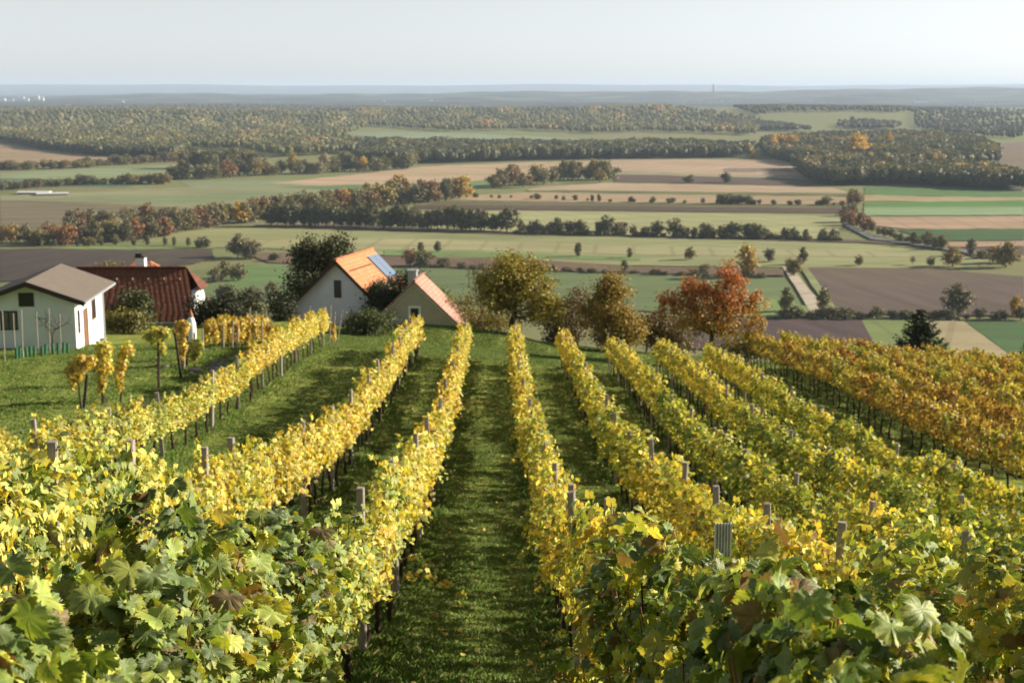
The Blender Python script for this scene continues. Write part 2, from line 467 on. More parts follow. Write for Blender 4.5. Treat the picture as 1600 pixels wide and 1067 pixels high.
FIELDS = [
    # poly, sRGB as seen, layer, furrowed
    ([(540, 206), (690, 207), (900, 216), (1150, 230), (1110, 236), (860, 228), (640, 226), (560, 222)], (150, 160, 118), 1, 0),
    ([(0, 226), (70, 236), (150, 243), (285, 246), (285, 254), (120, 256), (0, 266)], (176, 148, 112), 1, 0),
    ([(250, 240), (285, 232), (340, 236), (370, 246), (300, 250)], (150, 156, 104), 2, 0),
    ([(0, 270), (280, 256), (290, 268), (270, 276), (0, 284)], (150, 158, 112), 1, 0),
    ([(0, 278), (180, 281), (250, 284), (190, 292), (0, 290)], (108, 128, 92), 2, 0),
    ([(280, 284), (430, 280), (700, 284), (690, 302), (560, 300), (340, 312), (320, 300)], (150, 156, 112), 1, 0),
    ([(0, 306), (120, 300), (300, 292), (480, 292), (560, 300), (340, 322), (325, 328), (180, 318), (0, 312)], (156, 152, 108), 2, 0),
    ([(90, 310), (300, 318), (330, 316), (430, 304), (560, 300), (440, 298), (260, 306)], (140, 150, 104), 3, 0),
    ([(0, 312), (180, 320), (330, 328), (325, 338), (200, 345), (60, 356), (0, 358)], (134, 120, 90), 2, 0),
    ([(420, 286), (560, 272), (660, 260), (850, 253), (930, 252), (900, 263), (800, 279), (700, 285), (600, 287), (500, 290)], (204, 172, 134), 3, 0),
    ([(430, 292), (600, 288), (800, 282), (760, 292), (700, 300), (560, 298)], (120, 142, 92), 3, 0),
    ([(955, 249), (1100, 249), (1230, 250), (1240, 262), (1262, 275), (1100, 272), (955, 268)], (196, 166, 132), 3, 0),
    ([(1130, 263), (1230, 262), (1240, 268), (1130, 269)], (150, 126, 106), 4, 0),
    ([(958, 271), (1100, 274), (1240, 279), (1330, 290), (1150, 288), (958, 284)], (120, 100, 84), 3, 1),
    ([(960, 269), (1240, 275), (1265, 277), (1250, 279), (960, 272)], (168, 158, 120), 4, 0),
    ([(840, 292), (950, 286), (1100, 288), (1300, 293), (1332, 302), (1100, 300), (900, 298), (820, 298)], (198, 168, 132), 4, 0),
    ([(820, 297), (900, 297), (1100, 300), (1325, 304), (1330, 306), (1100, 304), (830, 300)], (110, 120, 72), 5, 0),
    ([(730, 306), (830, 300), (1100, 304), (1330, 307), (1328, 320), (1100, 318), (870, 315), (700, 312)], (190, 160, 122), 4, 0),
    ([(690, 314), (870, 316), (1325, 322), (1325, 326), (870, 322), (650, 322)], (120, 112, 74), 5, 0),
    ([(650, 320), (870, 321), (1325, 325), (1322, 333), (870, 328), (640, 326)], (116, 94, 76), 5, 1),
    ([(600, 330), (800, 329), (1100, 333), (1320, 337), (1318, 352), (1300, 366), (1320, 372), (1200, 374), (800, 362), (560, 350)], (178, 172, 118), 4, 0),
    ([(400, 351), (560, 350), (800, 363), (1320, 374), (1420, 378), (1400, 381), (1300, 378), (800, 367), (500, 358), (390, 356)], (108, 92, 76), 6, 0),
    ([(330, 356), (420, 355), (620, 361), (800, 367), (1100, 373), (1340, 380), (1460, 392), (1550, 408), (1530, 420), (1250, 418), (980, 414), (600, 398), (420, 388), (220, 384), (230, 370)], (164, 162, 108), 5, 0),
    ([(350, 376), (620, 372), (1000, 384), (1400, 394), (1440, 402), (1100, 400), (700, 390), (380, 386)], (178, 168, 118), 6, 0),
    ([(80, 388), (180, 380), (300, 378), (340, 388), (200, 390)], (134, 148, 88), 6, 0),
    ([(600, 391), (760, 394), (1000, 402), (1000, 407), (760, 402), (600, 399)], (128, 146, 84), 7, 0),
    ([(1352, 292), (1500, 294), (1600, 300), (1600, 308), (1400, 306), (1350, 303)], (100, 130, 74), 4, 0),
    ([(1350, 304), (1450, 307), (1600, 308), (1600, 316), (1350, 314)], (180, 160, 112), 5, 0),
    ([(1350, 316), (1600, 313), (1600, 325), (1350, 324)], (104, 142, 70), 5, 0),
    ([(1350, 324), (1600, 323), (1600, 336), (1350, 337)], (150, 170, 118), 6, 0),
    ([(1352, 339), (1600, 338), (1600, 357), (1420, 358), (1350, 350)], (190, 156, 122), 5, 0),
    ([(1400, 359), (1600, 357), (1600, 375), (1460, 376)], (82, 108, 58), 5, 0),
    ([(1440, 378), (1600, 376), (1600, 384), (1480, 386)], (186, 150, 118), 5, 0),
    ([(1480, 387), (1600, 385), (1600, 400), (1530, 404)], (112, 96, 86), 6, 1),
    ([(0, 389), (150, 387), (330, 389), (335, 402), (300, 412), (240, 420), (0, 440)], (98, 84, 74), 5, 1),
    ([(380, 395), (460, 395), (600, 400), (800, 404), (1000, 416), (1224, 420), (1224, 431), (900, 424), (600, 416), (420, 410)], (142, 114, 90), 6, 1),
    ([(360, 414), (600, 417), (900, 426), (1226, 433), (1262, 494), (1190, 496), (900, 480), (600, 470), (300, 470)], (118, 130, 82), 6, 0),
    ([(340, 420), (440, 412), (450, 440), (360, 446)], (116, 138, 80), 7, 0),
    ([(1100, 466), (1190, 464), (1260, 478), (1265, 494), (1100, 494)], (136, 152, 88), 7, 0),
    ([(1222, 417), (1236, 415), (1262, 450), (1300, 489), (1268, 491), (1244, 450)], (206, 186, 156), 8, 0),
    ([(1250, 418), (1262, 418), (1312, 489), (1298, 490)], (150, 152, 100), 9, 0),
    ([(1256, 418), (1440, 419), (1600, 432), (1600, 494), (1312, 490)], (126, 106, 92), 7, 1),
    ([(1080, 497), (1345, 499), (1372, 545), (1080, 545)], (110, 90, 84), 7, 1),
    ([(1346, 500), (1478, 500), (1560, 552), (1600, 590), (1380, 560)], (136, 146, 84), 7, 0),
    ([(1440, 501), (1506, 502), (1580, 556), (1540, 580), (1480, 540)], (186, 166, 122), 8, 0),
    ([(1509, 503), (1640, 503), (1640, 590), (1584, 558)], (90, 116, 66), 8, 0),
    ([(0, 442), (240, 422), (330, 420), (360, 446), (300, 470), (0, 480)], (128, 132, 84), 5, 0),
    # openings among the farther woods
    ([(1500, 228), (1600, 222), (1600, 262), (1540, 262)], (140, 120, 96), 1, 0),
]
for rank, (poly, c, lay, fu) in enumerate(sorted(FIELDS, key=lambda q: q[2])): field(poly, c, rank, bool(fu))
road = field([(1330, 300), (1338, 300), (1334, 325), (1324, 345), (1328, 352), (1370, 371), (1440, 381), (1560, 398), (1600, 403), (1600, 407), (1550, 402), (1430, 384), (1360, 374), (1319, 353), (1316, 345), (1327, 325)], (140, 136, 124), 70, name='country_road')

# ------------------------------------------------------------------ leaves
def leaf_template(kind, seed):
    """(verts (n,3): x across, y towards the tip, z normal), faces"""
    r = random.Random(seed)
    if kind == 0:
        key = [(0, 1.), (9, .92), (20, .82), (30, .74), (40, .80), (52, .90), (63, .84), (76, .76), (88, .68), (101, .72), (118, .73), (134, .66), (150, .58), (164, .44), (176, .15)]
        aa = np.array([k[0] for k in key], float); rr = np.array([k[1] for k in key])
        th = np.linspace(0, 176, 27); ro = np.interp(th, aa, rr)
        ro = ro * (1 + .075 * np.where(np.arange(27) % 2 == 0, 1, -1))
        ro[0] = 1.03
        ang = np.concatenate([th, -th[1:][::-1]]) ; ro = np.concatenate([ro, ro[1:][::-1]])
        ro = ro * np.array([1 + r.uniform(-.07, .07) for _ in ro])
        n = len(ang); a = np.radians(ang)
        rings = []
        for f in (.33, .68, 1.): rings.append(np.stack([np.sin(a) * ro * f, np.cos(a) * ro * f], 1))
        xy = np.concatenate([[[0, 0]]] + rings)
        F3 = [(0, 1 + i, 1 + (i + 1) % n) for i in range(n - 1)]
        F4 = []
        for k in range(2):
            b0 = 1 + k * n; b1 = b0 + n
            F4 += [(b0 + i, b1 + i, b1 + i + 1, b0 + i + 1) for i in range(n - 1)]
        faces = [np.array(F3), np.array(F4)]
    elif kind == 1:
        ang = [0, 22, 34, 52, 86, 118, 150, 174]; ro = [1., .82, .75, .9, .7, .74, .56, .2]
        ang = ang + [-k for k in ang[1:][::-1]]; ro = ro + ro[1:][::-1]
        ro = [k * r.uniform(.9, 1.1) for k in ro]
        a = np.radians(ang)
        xy = np.concatenate([[[0, 0]], np.stack([np.sin(a) * ro, np.cos(a) * ro], 1)])
        n = len(ang); faces = [np.array([(0, 1 + i, 2 + i) for i in range(n - 1)])]
    else:
        ang = [0, 50, 112, 165, -165, -112, -50]; ro = [1., .86, .7, .35, .35, .7, .86]
        ro = [k * r.uniform(.88, 1.12) for k in ro]
        a = np.radians(ang)
        xy = np.concatenate([[[0, 0]], np.stack([np.sin(a) * ro, np.cos(a) * ro], 1)])
        n = len(ang); faces = [np.array([(0, 1 + i, 1 + (i + 1) % n) for i in range(n)])]
    x, y = xy[:, 0], xy[:, 1]
    rad_ = np.hypot(x, y); an = np.arctan2(x, y)
    z = -r.uniform(.05, .34) * rad_ ** 2 + r.uniform(-.05, .42) * np.abs(x) - r.uniform(-.1, .25) * y * np.abs(y) + .07 * rad_ ** 2 * np.sin(an * 5 + r.uniform(0, 6)) + r.uniform(-.12, .12) * x * y
    if kind == 0:
        o_ = r.uniform(0, 40); z = z + np.array([.30 * mnoise.noise((a_ * 1.5 + o_, b_ * 1.5, o_)) + .16 * mnoise.noise((a_ * 3.6 + o_, b_ * 3.6, o_ + 5)) for a_, b_ in zip(x, y)]) * np.minimum(rad_ * 1.6, 1.)
        z = z + r.uniform(-.5, .25) * np.maximum(rad_ - .55, 0) ** 1.5
    if kind == 0: z = z + .045 * np.sin(an * 11 + r.uniform(0, 6)) * rad_ ** 2
    # centre of the blade sits a little below the stalk
    return np.stack([x, y, z], 1), faces, xy


TEMPL = {k: [leaf_template(k, 10 * k + i) for i in range(12 if k == 0 else 7 if k == 1 else 5)] for k in (0, 1, 2)}


def norm(a): return a / (np.linalg.norm(a, axis=-1, keepdims=True) + 1e-9)


def place_leaves(pos, nrm, size, kind, rng, jitter=.55, droop=1.):
    """leaves at pos with blade normals about nrm; returns V, faces, colours(random), uv"""
    n = len(pos)
    w = norm(nrm + rng.normal(0, jitter, (n, 3)))
    tip = np.tile(np.array([[0, 0, -droop]]), (n, 1)) + rng.normal(0, .55, (n, 3))
    v = norm(tip - (tip * w).sum(1, keepdims=True) * w)
    u = np.cross(v, w)
    which = rng.integers(0, len(TEMPL[kind]), n)
    VV, FF, CC, UU = [], {}, [], []
    base = 0
    col = np.stack([rng.random(n), rng.random(n), rng.random(n), np.ones(n)], 1)
    for k, (tv, tf, txy) in enumerate(TEMPL[kind]):
        idx = np.nonzero(which == k)[0]
        if not len(idx): continue
        m = len(tv)
        P = pos[idx, None] + size[idx, None, None] * (tv[None, :, 0:1] * u[idx, None] + tv[None, :, 1:2] * v[idx, None] + tv[None, :, 2:3] * w[idx, None])
        VV.append(P.reshape(-1, 3)); CC.append(np.repeat(col[idx], m, 0)); UU.append(np.tile(txy, (len(idx), 1)))
        for f in tf:
            FF.setdefault(f.shape[1], []).append((f[None] + (base + np.arange(len(idx)) * m)[:, None, None]).reshape(-1, f.shape[1]))
        base += m * len(idx)
    return np.concatenate(VV), [np.concatenate(q) for q in FF.values()], np.concatenate(CC), np.concatenate(UU)


def vine_points(rng, n, L, zc, hh, hw, shoots, seed):
    """leaf points of one trellised vine: a lumpy hedge-like slab along y"""
    m = int(n * 1.0)
    y = rng.uniform(-L / 2, L / 2, m)
    a = rng.uniform(0, 2 * math.pi, m)
    rr = 1 - np.abs(rng.normal(0, .28, m)); rr = np.clip(rr, .05, 1)
    ph = seed * 1.7
    lump = .86 + .20 * np.sin(y * 5.1 + ph + np.sin(a * 2 + ph)) + .16 * np.sin(a * 3 + y * 3.3 + ph * 2) + rng.normal(0, .07, m)
    ca, sa = np.cos(a), np.sin(a)
    e = .62
    x = hw * np.sign(ca) * np.abs(ca) ** e * rr * lump
    topl = 1 + .10 * np.sin(y * 3.7 + ph * 1.3)
    z = zc + hh * np.sign(sa) * np.abs(sa) ** e * rr * (.9 + .12 * lump) * np.where(sa > 0, topl + .07 * np.sin(y * 11 + ph), 1. + .12 * np.sin(y * 6.3 + ph * 3))
    pos = np.stack([x, y, z], 1)
    nr = np.stack([np.sign(ca) * np.abs(ca) ** .5, rng.normal(0, .3, m), .35 + .7 * np.maximum(sa, -.2)], 1)
    P, Nn = [pos], [nr]
    for k in range(shoots):
        y0 = rng.uniform(-L / 2, L / 2); h = rng.uniform(.08, .36 if zc > 1.3 else .25); q = int(5 + h * 26)
        t = np.linspace(0, 1, q); lean = rng.normal(0, .22, 2)
        side = rng.uniform(-.6, .6)
        px = side * hw + lean[0] * t * h * 2 + rng.normal(0, .045, q); py = y0 + lean[1] * t * h + rng.normal(0, .045, q); pz = zc + hh * .85 + t * h + rng.normal(0, .03, q)
        P.append(np.stack([px, py, pz], 1)); Nn.append(np.stack([np.sign(px + .01) * .8, rng.normal(0, .5, q), np.full(q, .5)], 1))
    for k in range(max(1, shoots // 3)):      # canes hanging out into the alley
        y0 = rng.uniform(-L / 2, L / 2); q = 7; t = np.linspace(.3, 1, q); sd = rng.choice([-1, 1]); l = rng.uniform(.1, .3)
        px = sd * (hw * .8 + l * t); pz = zc + rng.uniform(-.5, .6) * hh - .25 * t * t + rng.normal(0, .03, q); py = y0 + rng.normal(0, .05, q)
        P.append(np.stack([px, py, pz], 1)); Nn.append(np.stack([np.full(q, sd * .9), rng.normal(0, .5, q), np.full(q, .4)], 1))
    return np.concatenate(P), norm(np.concatenate(Nn))


LOD = {0: dict(n=860, size=(.042, .10), shoots=8, L=1.5), 1: dict(n=640, size=(.04, .076), shoots=10, L=1.5), 2: dict(n=520, size=(.046, .086), shoots=9, L=1.5)}


def vine_foliage(lod, seed, zc=1.41, hh=.46, hw=.265):
    rng = np.random.default_rng(1000 + seed * 7 + lod)
    d = LOD[lod]
    if lod == 0: zc, hh, hw = 1.2, .70, .31
    pos, nr = vine_points(rng, d['n'], d['L'], zc, hh, hw, d['shoots'], seed)
    size = rng.uniform(*d['size'], len(pos)) if lod else d['size'][0] + (d['size'][1] - d['size'][0]) * rng.beta(1.4, 1.5, len(pos))
    return place_leaves(pos, nr, size, lod, rng)


def vine_trunk(seed):
    r = random.Random(seed)
    h = r.uniform(.78, .92); n = 8
    pts = []; x = y = 0
    for k in range(n):
        t = k / (n - 1); x += r.uniform(-.035, .035); y += r.uniform(-.05, .05)
        pts.append((x if k else 0, y if k else 0, -.08 + t * (h + .08)))
    rr = [.038 - .012 * k / (n - 1) + r.uniform(-.004, .006) for k in range(n)]; rr[0] = .05
    rr[-1] = .034
    paths = [(pts, rr)]
    e = pts[-1]
    for sgn in (-1, 1):
        arm = [(e[0] + r.uniform(-.02, .02) * k, e[1] + sgn * .17 * k, e[2] + .05 * math.sin(k * .9) + r.uniform(-.015, .015)) for k in range(5)]
        paths.append((arm, [.024, .021, .018, .015, .011]))
        for k in range(3):
            a = arm[1 + k]; paths.append(([a, (a[0] + r.uniform(-.08, .08), a[1] + r.uniform(-.06, .06), a[2] + .3), (a[0] + r.uniform(-.14, .14), a[1] + r.uniform(-.1, .1), a[2] + .75)], [.008, .007, .005]))
    return tubes(paths, 6)


def cane_mesh(seed):
    """bare woody canes running through a near vine"""
    r = random.Random(seed); paths = []
    for k in range(11):
        y = r.uniform(-.7, .7); x = r.uniform(-.12, .12); p = [(x, y, .9)]
        dx, dy = r.uniform(-.06, .06), r.uniform(-.08, .08)
        for j in range(6): p.append((p[-1][0] + dx + r.uniform(-.03, .03), p[-1][1] + dy + r.uniform(-.04, .04), p[-1][2] + r.uniform(.09, .17)))
        paths.append((p, [.0065, .006, .0055, .005, .0045, .004, .003]))
    return tubes(paths, 5)


FOL = {}
for lod, nv in ((0, 6), (1, 8), (2, 8)):
    for k in range(nv):
        V, Fc, C, U = vine_foliage(lod, k)
        FOL[(lod, k)] = (V, Fc, C, U)
FOLM = {k: mesh_np('foliage', v[0], v[1], M['leaf_near' if k[0] == 0 else 'leaf'], col=v[2], uv=v[3], smooth=(k[0] == 0)) for k, v in FOL.items()}
TRU = [vine_trunk(k) for k in range(6)]
TRUM = [mesh_np('trunk', v, [f], M['vinebark'], smooth=True) for v, f in TRU]
CANM = [mesh_np('cane', *[(v, [f]) for v, f in [cane_mesh(k)]][0], M['cane'], smooth=True) for k in range(4)]

ORD = 'zeroth first second third fourth fifth sixth seventh eighth ninth tenth eleventh twelfth thirteenth fourteenth fifteenth sixteenth seventeenth eighteenth nineteenth twentieth'.split()


def ordinal(k):
    if k <= 20: return ORD[k]
    tens = {2: 'twenty', 3: 'thirty', 4: 'forty', 5: 'fifty', 6: 'sixty'}[k // 10]
    return (tens[:-1] + 'ieth') if k % 10 == 0 else tens + '-' + ORD[k % 10]


def hue_word(h):
    return 'dark-green' if h > .85 else 'green' if h > .72 else 'yellow-green' if h > .575 else 'yellow' if h > .44 else 'golden' if h > .3 else 'orange-brown'


# row: x, first and last distance, posts, hue(d), description
ROWS = [
    ('L3', -9.2, 24, 75.5, [27.8, 33.1, 38.3, 45.0, 50, 55, 60, 65, 70, 75], lambda d: .61 if d < 38 else .57 if d < 52 else .5, 'the row beside the open lawn'),
    ('L2', -4.15, 8, 75.5, [12.8, 15.7, 19.5, 22.3, 29.9, 35, 40, 45, 50, 55.5, 60, 65.3, 70, 75], lambda d: .66 if d < 16 else .57 if d < 25 else .51, 'the bright row ending before the grey hut'),
    ('L1', -1.58, -.8, 76, [16.0, 21.5, 28.1, 34, 40, 46, 52, 58, 64, 70, 76], lambda d: .79 if d < 10.5 else .75 if d < 15 else .62 if d < 22 else .535, 'the sunlit row along the grass alley'),
    ('R1', 1.0, -.8, 76, [6.0, 13.1, 16.1, 19.3, 24.5, 30, 36, 42, 48, 54, 60, 66, 71, 76], lambda d: .79 if d < 6.2 else .73 if d < 10 else .63 if d < 14 else .58 if d < 40 else .55, 'the shaded row along the grass alley'),
    ('R2', 3.57, 7, 75, [14.2, 17.5, 21.9, 26.3, 30.5, 35.5, 40.5, 45.5, 50.5, 55.5, 60, 65, 70, 75], lambda d: .78 if d < 12 else .60 if d < 32 else .63 if d < 60 else .53, 'the second row right of the grass alley'),
    ('R3', 6.15, 14, 75, [17.6, 22.5, 28, 33.4, 38.5, 44, 49, 54, 59, 64, 69.5, 75], lambda d: .68 if d < 24 else .68 if d < 50 else .58, 'the third row right of the grass alley'),
    ('R4', 8.7, 20, 75, [25.4, 30.6, 36, 40.9, 46.8, 52, 57, 62.5, 68, 75], lambda d: .72 if d < 30 else .69 if d < 50 else .6, 'the fourth row right of the grass alley'),
    ('R5', 11.3, 27, 75, [33.7, 38.6, 43.2, 48, 53, 58.5, 63, 69, 75], lambda d: .68 if d < 42 else .65 if d < 60 else .57, 'the fifth row right of the grass alley'),
]
SP = 1.3
vines = []       # (dist, row key, x, y, hue, size, block?)
for key, x, d0, d1, posts, hue, desc in ROWS:
    d = d0 + .4
    while d < d1 - .2:
        if not (d > 19 and R.random() < .035): vines.append((d, key, x + R.uniform(-.05, .05), d + R.uniform(-.08, .08), hue(d) + R.uniform(-.075, .075), 1.))
        d += SP
BLOCK = [16.4 + 2.45 * k for k in range(9)]
for bi, x in enumerate(BLOCK):
    d0 = max(40, x * 2.45 - 2); d1 = 91.5 + .12 * bi
    d = d0
    while d < d1:
        vines.append((math.hypot(x, d), 'B%d' % bi, x + R.uniform(-.08, .08), d + R.uniform(-.08, .08), .46 + R.uniform(-.17, .17) + .09 * math.sin(d * .3 + bi), 1.28))
        d += SP


def visible(x, y, h=1.7):
    """whether a vine at x, y shows inside the photograph"""
    if y < 1.2: return False
    z = tz(x, y)
    for zz in (z + .5, z + h):
        c, s_ = math.cos(YAW), math.sin(YAW)
        X, Y = x * c - y * s_ * 1., x * s_ + y * c
        # rotate into the camera: heading then pitch
        cx_, cy_ = x * math.cos(-YAW) - y * math.sin(-YAW) * -1 * -1, y
        u = x - math.tan(-YAW) * y
        fwd = y * math.cos(TH) - zz * math.sin(TH)
        up = y * math.sin(TH) + zz * math.cos(TH)
        if fwd > .5 and abs(u / fwd * F) < 1000 and -560 < up / fwd * F < 560: return True
    return False


vis = sorted([v for v in vines if visible(v[2], v[3])], key=lambda v: v[0] / v[5])
hid = [v for v in vines if not visible(v[2], v[3])]
NVINE = 286
single, rest = vis[:NVINE], vis[NVINE:] + hid
single += [v for v in hid if 1.5 < v[3] < 9 and v[1] in ('L1', 'R1')]
rest = [v for v in rest if v not in single and not (v[3] < 8 and abs(v[2]) < 2)]
POSTS = {k: p for k, _, _, _, p, _, _ in ROWS}
DESC = {k: dsc for k, _, _, _, _, _, dsc in ROWS}
for bi in range(len(BLOCK)): DESC['B%d' % bi] = 'the %s row of the orange vineyard block' % ORD[bi + 1]


def vine_label(key, y, hue, cnt):
    w = hue_word(hue)
    if key[0] == 'B': return '%s grapevine, %s along %s' % (w, ordinal(cnt), DESC[key])
    ps = [p for p in POSTS[key] if p < y]
    if not ps: return '%s grapevine, %s before the first post of %s' % (w, ordinal(cnt), DESC[key])
    return '%s grapevine, %s past the %s post of %s' % (w, ordinal(cnt), ordinal(len(ps)), DESC[key])


cnts = {}
N0 = 0
for (dist, key, x, y, hue, sc) in sorted(single, key=lambda v: (v[1], v[3])):
    np_ = len([p for p in POSTS.get(key, []) if p < y])
    cnts[(key, np_)] = cnts.get((key, np_), 0) + 1
    lod = 0 if dist < 10.5 else 1 if dist < 30 else 2
    root = empty('grapevine', (x, y, tz(x, y)), vine_label(key, y, hue, cnts[(key, np_)]), 'grapevine', 'grapevines trained in rows')
    fv = R.randrange({0: 6, 1: 8, 2: 8}[lod])
    low = 1.
    if key == 'L1' and 9.5 < y < 17: low = .93 if y < 12 else .76
    if key in ('L1', 'R1') and y < 9: low = .98 if y < 6 else 1.03
    if key == 'R1' and y < 9: low = .99 if y < 2.6 else 1.1 if y < 4.4 else 1.0 if y < 6.6 else 1.04
    if key == 'R1' and 9 <= y < 22: low = .97
    if key == 'L3': low = .86
    f = link('foliage', FOLM[(lod, fv)], root)
    f.rotation_euler = (0, R.uniform(-.05, .05), R.choice((0, math.pi)))
    wd = 1.22 if dist < 10.5 else 1.
    f.scale = (R.uniform(.78, 1.2) * wd * (1.15 if sc > 1 else 1), R.uniform(.94, 1.1), R.uniform(.89, 1.08) * (1.12 if sc > 1 else 1.) * low)
    if key in ('R2', 'R3', 'R4', 'R5'): f.scale.x *= 1.28
    f.color = (hue, R.random(), 1 if sc > 1 else 0, 1)
    if lod == 0: f.color = (hue + R.uniform(-.03, .05), .5 + R.random() * .5, 0, 1)
    t = link('trunk', TRUM[R.randrange(6)], root); t.rotation_euler = (0, 0, R.choice((0, math.pi))); t.scale = (1.1, 1.1, (1.15 if sc > 1 else 1.) * R.uniform(.95, 1.08))
    if key == 'R1' and y < 5.2:
        f2 = link('foliage', FOLM[(0, (fv + 3) % 6)], root); f2.scale = (1.1, 1.05, .96 * low); f2.rotation_euler = (0, 0, math.pi * (f.rotation_euler[2] < 1)); f2.color = (hue + .04, .7, 0, 1)
    if lod == 0:
        c = link('cane', CANM[R.randrange(4)], root); c.scale = (1, 1, low)

# shoots that stick out of their rows into the alleys
def shoot(key, y, side, h, l, n, lod, hue, size):
    best = min((o for o in COL.objects if o.name.startswith('grapevine') and abs(o.location.x - [r[1] for r in ROWS if r[0] == key][0]) < .2), key=lambda o: abs(o.location.y - y))
    rng = np.random.default_rng(int(y * 100))
    t = np.linspace(0, 1, 8); pts = np.stack([side * (.2 + l * t), .1 * np.sin(t * 3), h + .22 * t - .35 * t * t], 1)
    V, f = tubes([(pts, np.linspace(.006, .003, 8))], 5)
    o = link('shoot', mesh_np('shoot', V, [f], M['cane'], smooth=True), best)
    tt = np.linspace(.15, 1, n); pp = np.stack([side * (.2 + l * tt), .1 * np.sin(tt * 3), h + .22 * tt - .35 * tt * tt], 1) + rng.normal(0, .05, (n, 3))
    V, Fc, C, U = place_leaves(pp, np.tile([[.1, -.8, .5]], (n, 1)), rng.uniform(*size, n), lod, rng, .5)
    q = link('foliage', mesh_np('foliage', V, Fc, M['leaf_near' if lod == 0 else 'leaf'], col=C, uv=U), best); q.color = (hue, .3, 0, 1)


shoot('L1', 19.2, 1, .62, .85, 16, 1, .5, (.05, .075))
shoot('L1', 20.5, 1, .75, .5, 9, 1, .48, (.05, .075))
shoot('L1', 27.0, -1, 1.45, .55, 4, 1, .5, (.05, .08))
shoot('L1', 46.0, 1, 1.2, .5, 5, 2, .48, (.06, .09))
shoot('R1', 9.8, 1, 1.62, .3, 7, 1, .52, (.06, .085))
shoot('R1', 14.5, 1, 1.45, .6, 4, 1, .5, (.06, .08))
shoot('L1', 2.6, 1, 1.42, .55, 7, 0, .93, (.075, .1))
shoot('L1', 3.4, 1, 1.25, .45, 7, 0, .93, (.075, .1))
shoot('R1', 2.9, -1, 1.35, .3, 5, 0, .95, (.07, .095))

# all remaining vines (far ends, the depth of the orange block, those outside the frame) as one mass; colours carried per hue band
bands = {}
for (dist, key, x, y, hue, sc) in rest:
    V, Fc, C, U = FOL[(2, R.randrange(8))]
    if y < 2: continue
    th = R.choice((1, -1))
    W = V * np.array([th * R.uniform(.9, 1.15) * (1.15 if sc > 1 else 1), th * R.uniform(.97, 1.06), (1.12 if sc > 1 else 1.) * R.uniform(.94, 1.08)]) + np.array([x, y, tz(x, y)])
    Cc = C.copy(); Cc[:, 0] = np.clip(Cc[:, 0] + (hue - .4) / .38, -1, 2); Cc[:, 1] -= .34 if sc > 1 else 0
    T, tf = TRU[R.randrange(6)]
    bands.setdefault(0, []).append((W, Fc, Cc, T * np.array([1.1, 1.1, 1.15 if sc > 1 else 1]) + np.array([x, y, tz(x, y)]), tf))
VV, F3, F4, CC, mi = [], [], [], [], []
b = 0
for W, Fc, Cc, T, tf in bands.get(0, []):
    VV.append(W); CC.append(Cc); F3.append(Fc[0] + b); b += len(W)
for W, Fc, Cc, T, tf in bands.get(0, []):
    VV.append(T); CC.append(np.tile([[.5, .5, .5, 1]], (len(T), 1))); F4.append(tf + b); b += len(T)
F3 = np.concatenate(F3); F4 = np.concatenate(F4)
o = link('grapevine_mass', mesh_np('grapevine_mass', np.concatenate(VV), [F3, F4], [M['leaf'], M['vinebark']], matidx=np.concatenate([np.zeros(len(F3)), np.ones(len(F4))]), col=np.concatenate(CC), uv=np.zeros((b, 2))))
o.color = (.4, .5, 0, 1)
tag(o, 'mass of orange and yellow grapevines filling the depth of the vineyard', 'grapevines', kind='stuff')

# ------------------------------------------------------------------ posts
def post_mesh(seed, w=.042, h=2.35, mat='post'):
    r = random.Random(seed); p = PB()
    n = 5; rings = []
    tx, ty = r.uniform(-.02, .02), r.uniform(-.02, .02)
    for k in range(n):
        t = k / (n - 1); z = -.15 + t * (h + .15); e = w * (1 - .08 * t) * r.uniform(.95, 1.05)
        ch = e * .72
        rings.append([p.P(a + tx * t, b + ty * t, z + (r.uniform(-.008, .008) if k == n - 1 else 0)) for a, b in ((-e, -ch), (-ch, -e), (ch, -e), (e, -ch), (e, ch), (ch, e), (-ch, e), (-e, ch))])
    for k in range(n - 1):
        for j in range(8): p.face([rings[k][j], rings[k][(j + 1) % 8], rings[k + 1][(j + 1) % 8], rings[k + 1][j]])
    p.face(rings[-1])
    for zz in (h - .12, h - .5):      # wire staples
        p.box(w * .95, w * 1.3, -.012, .012, zz, zz + .015)
    return p


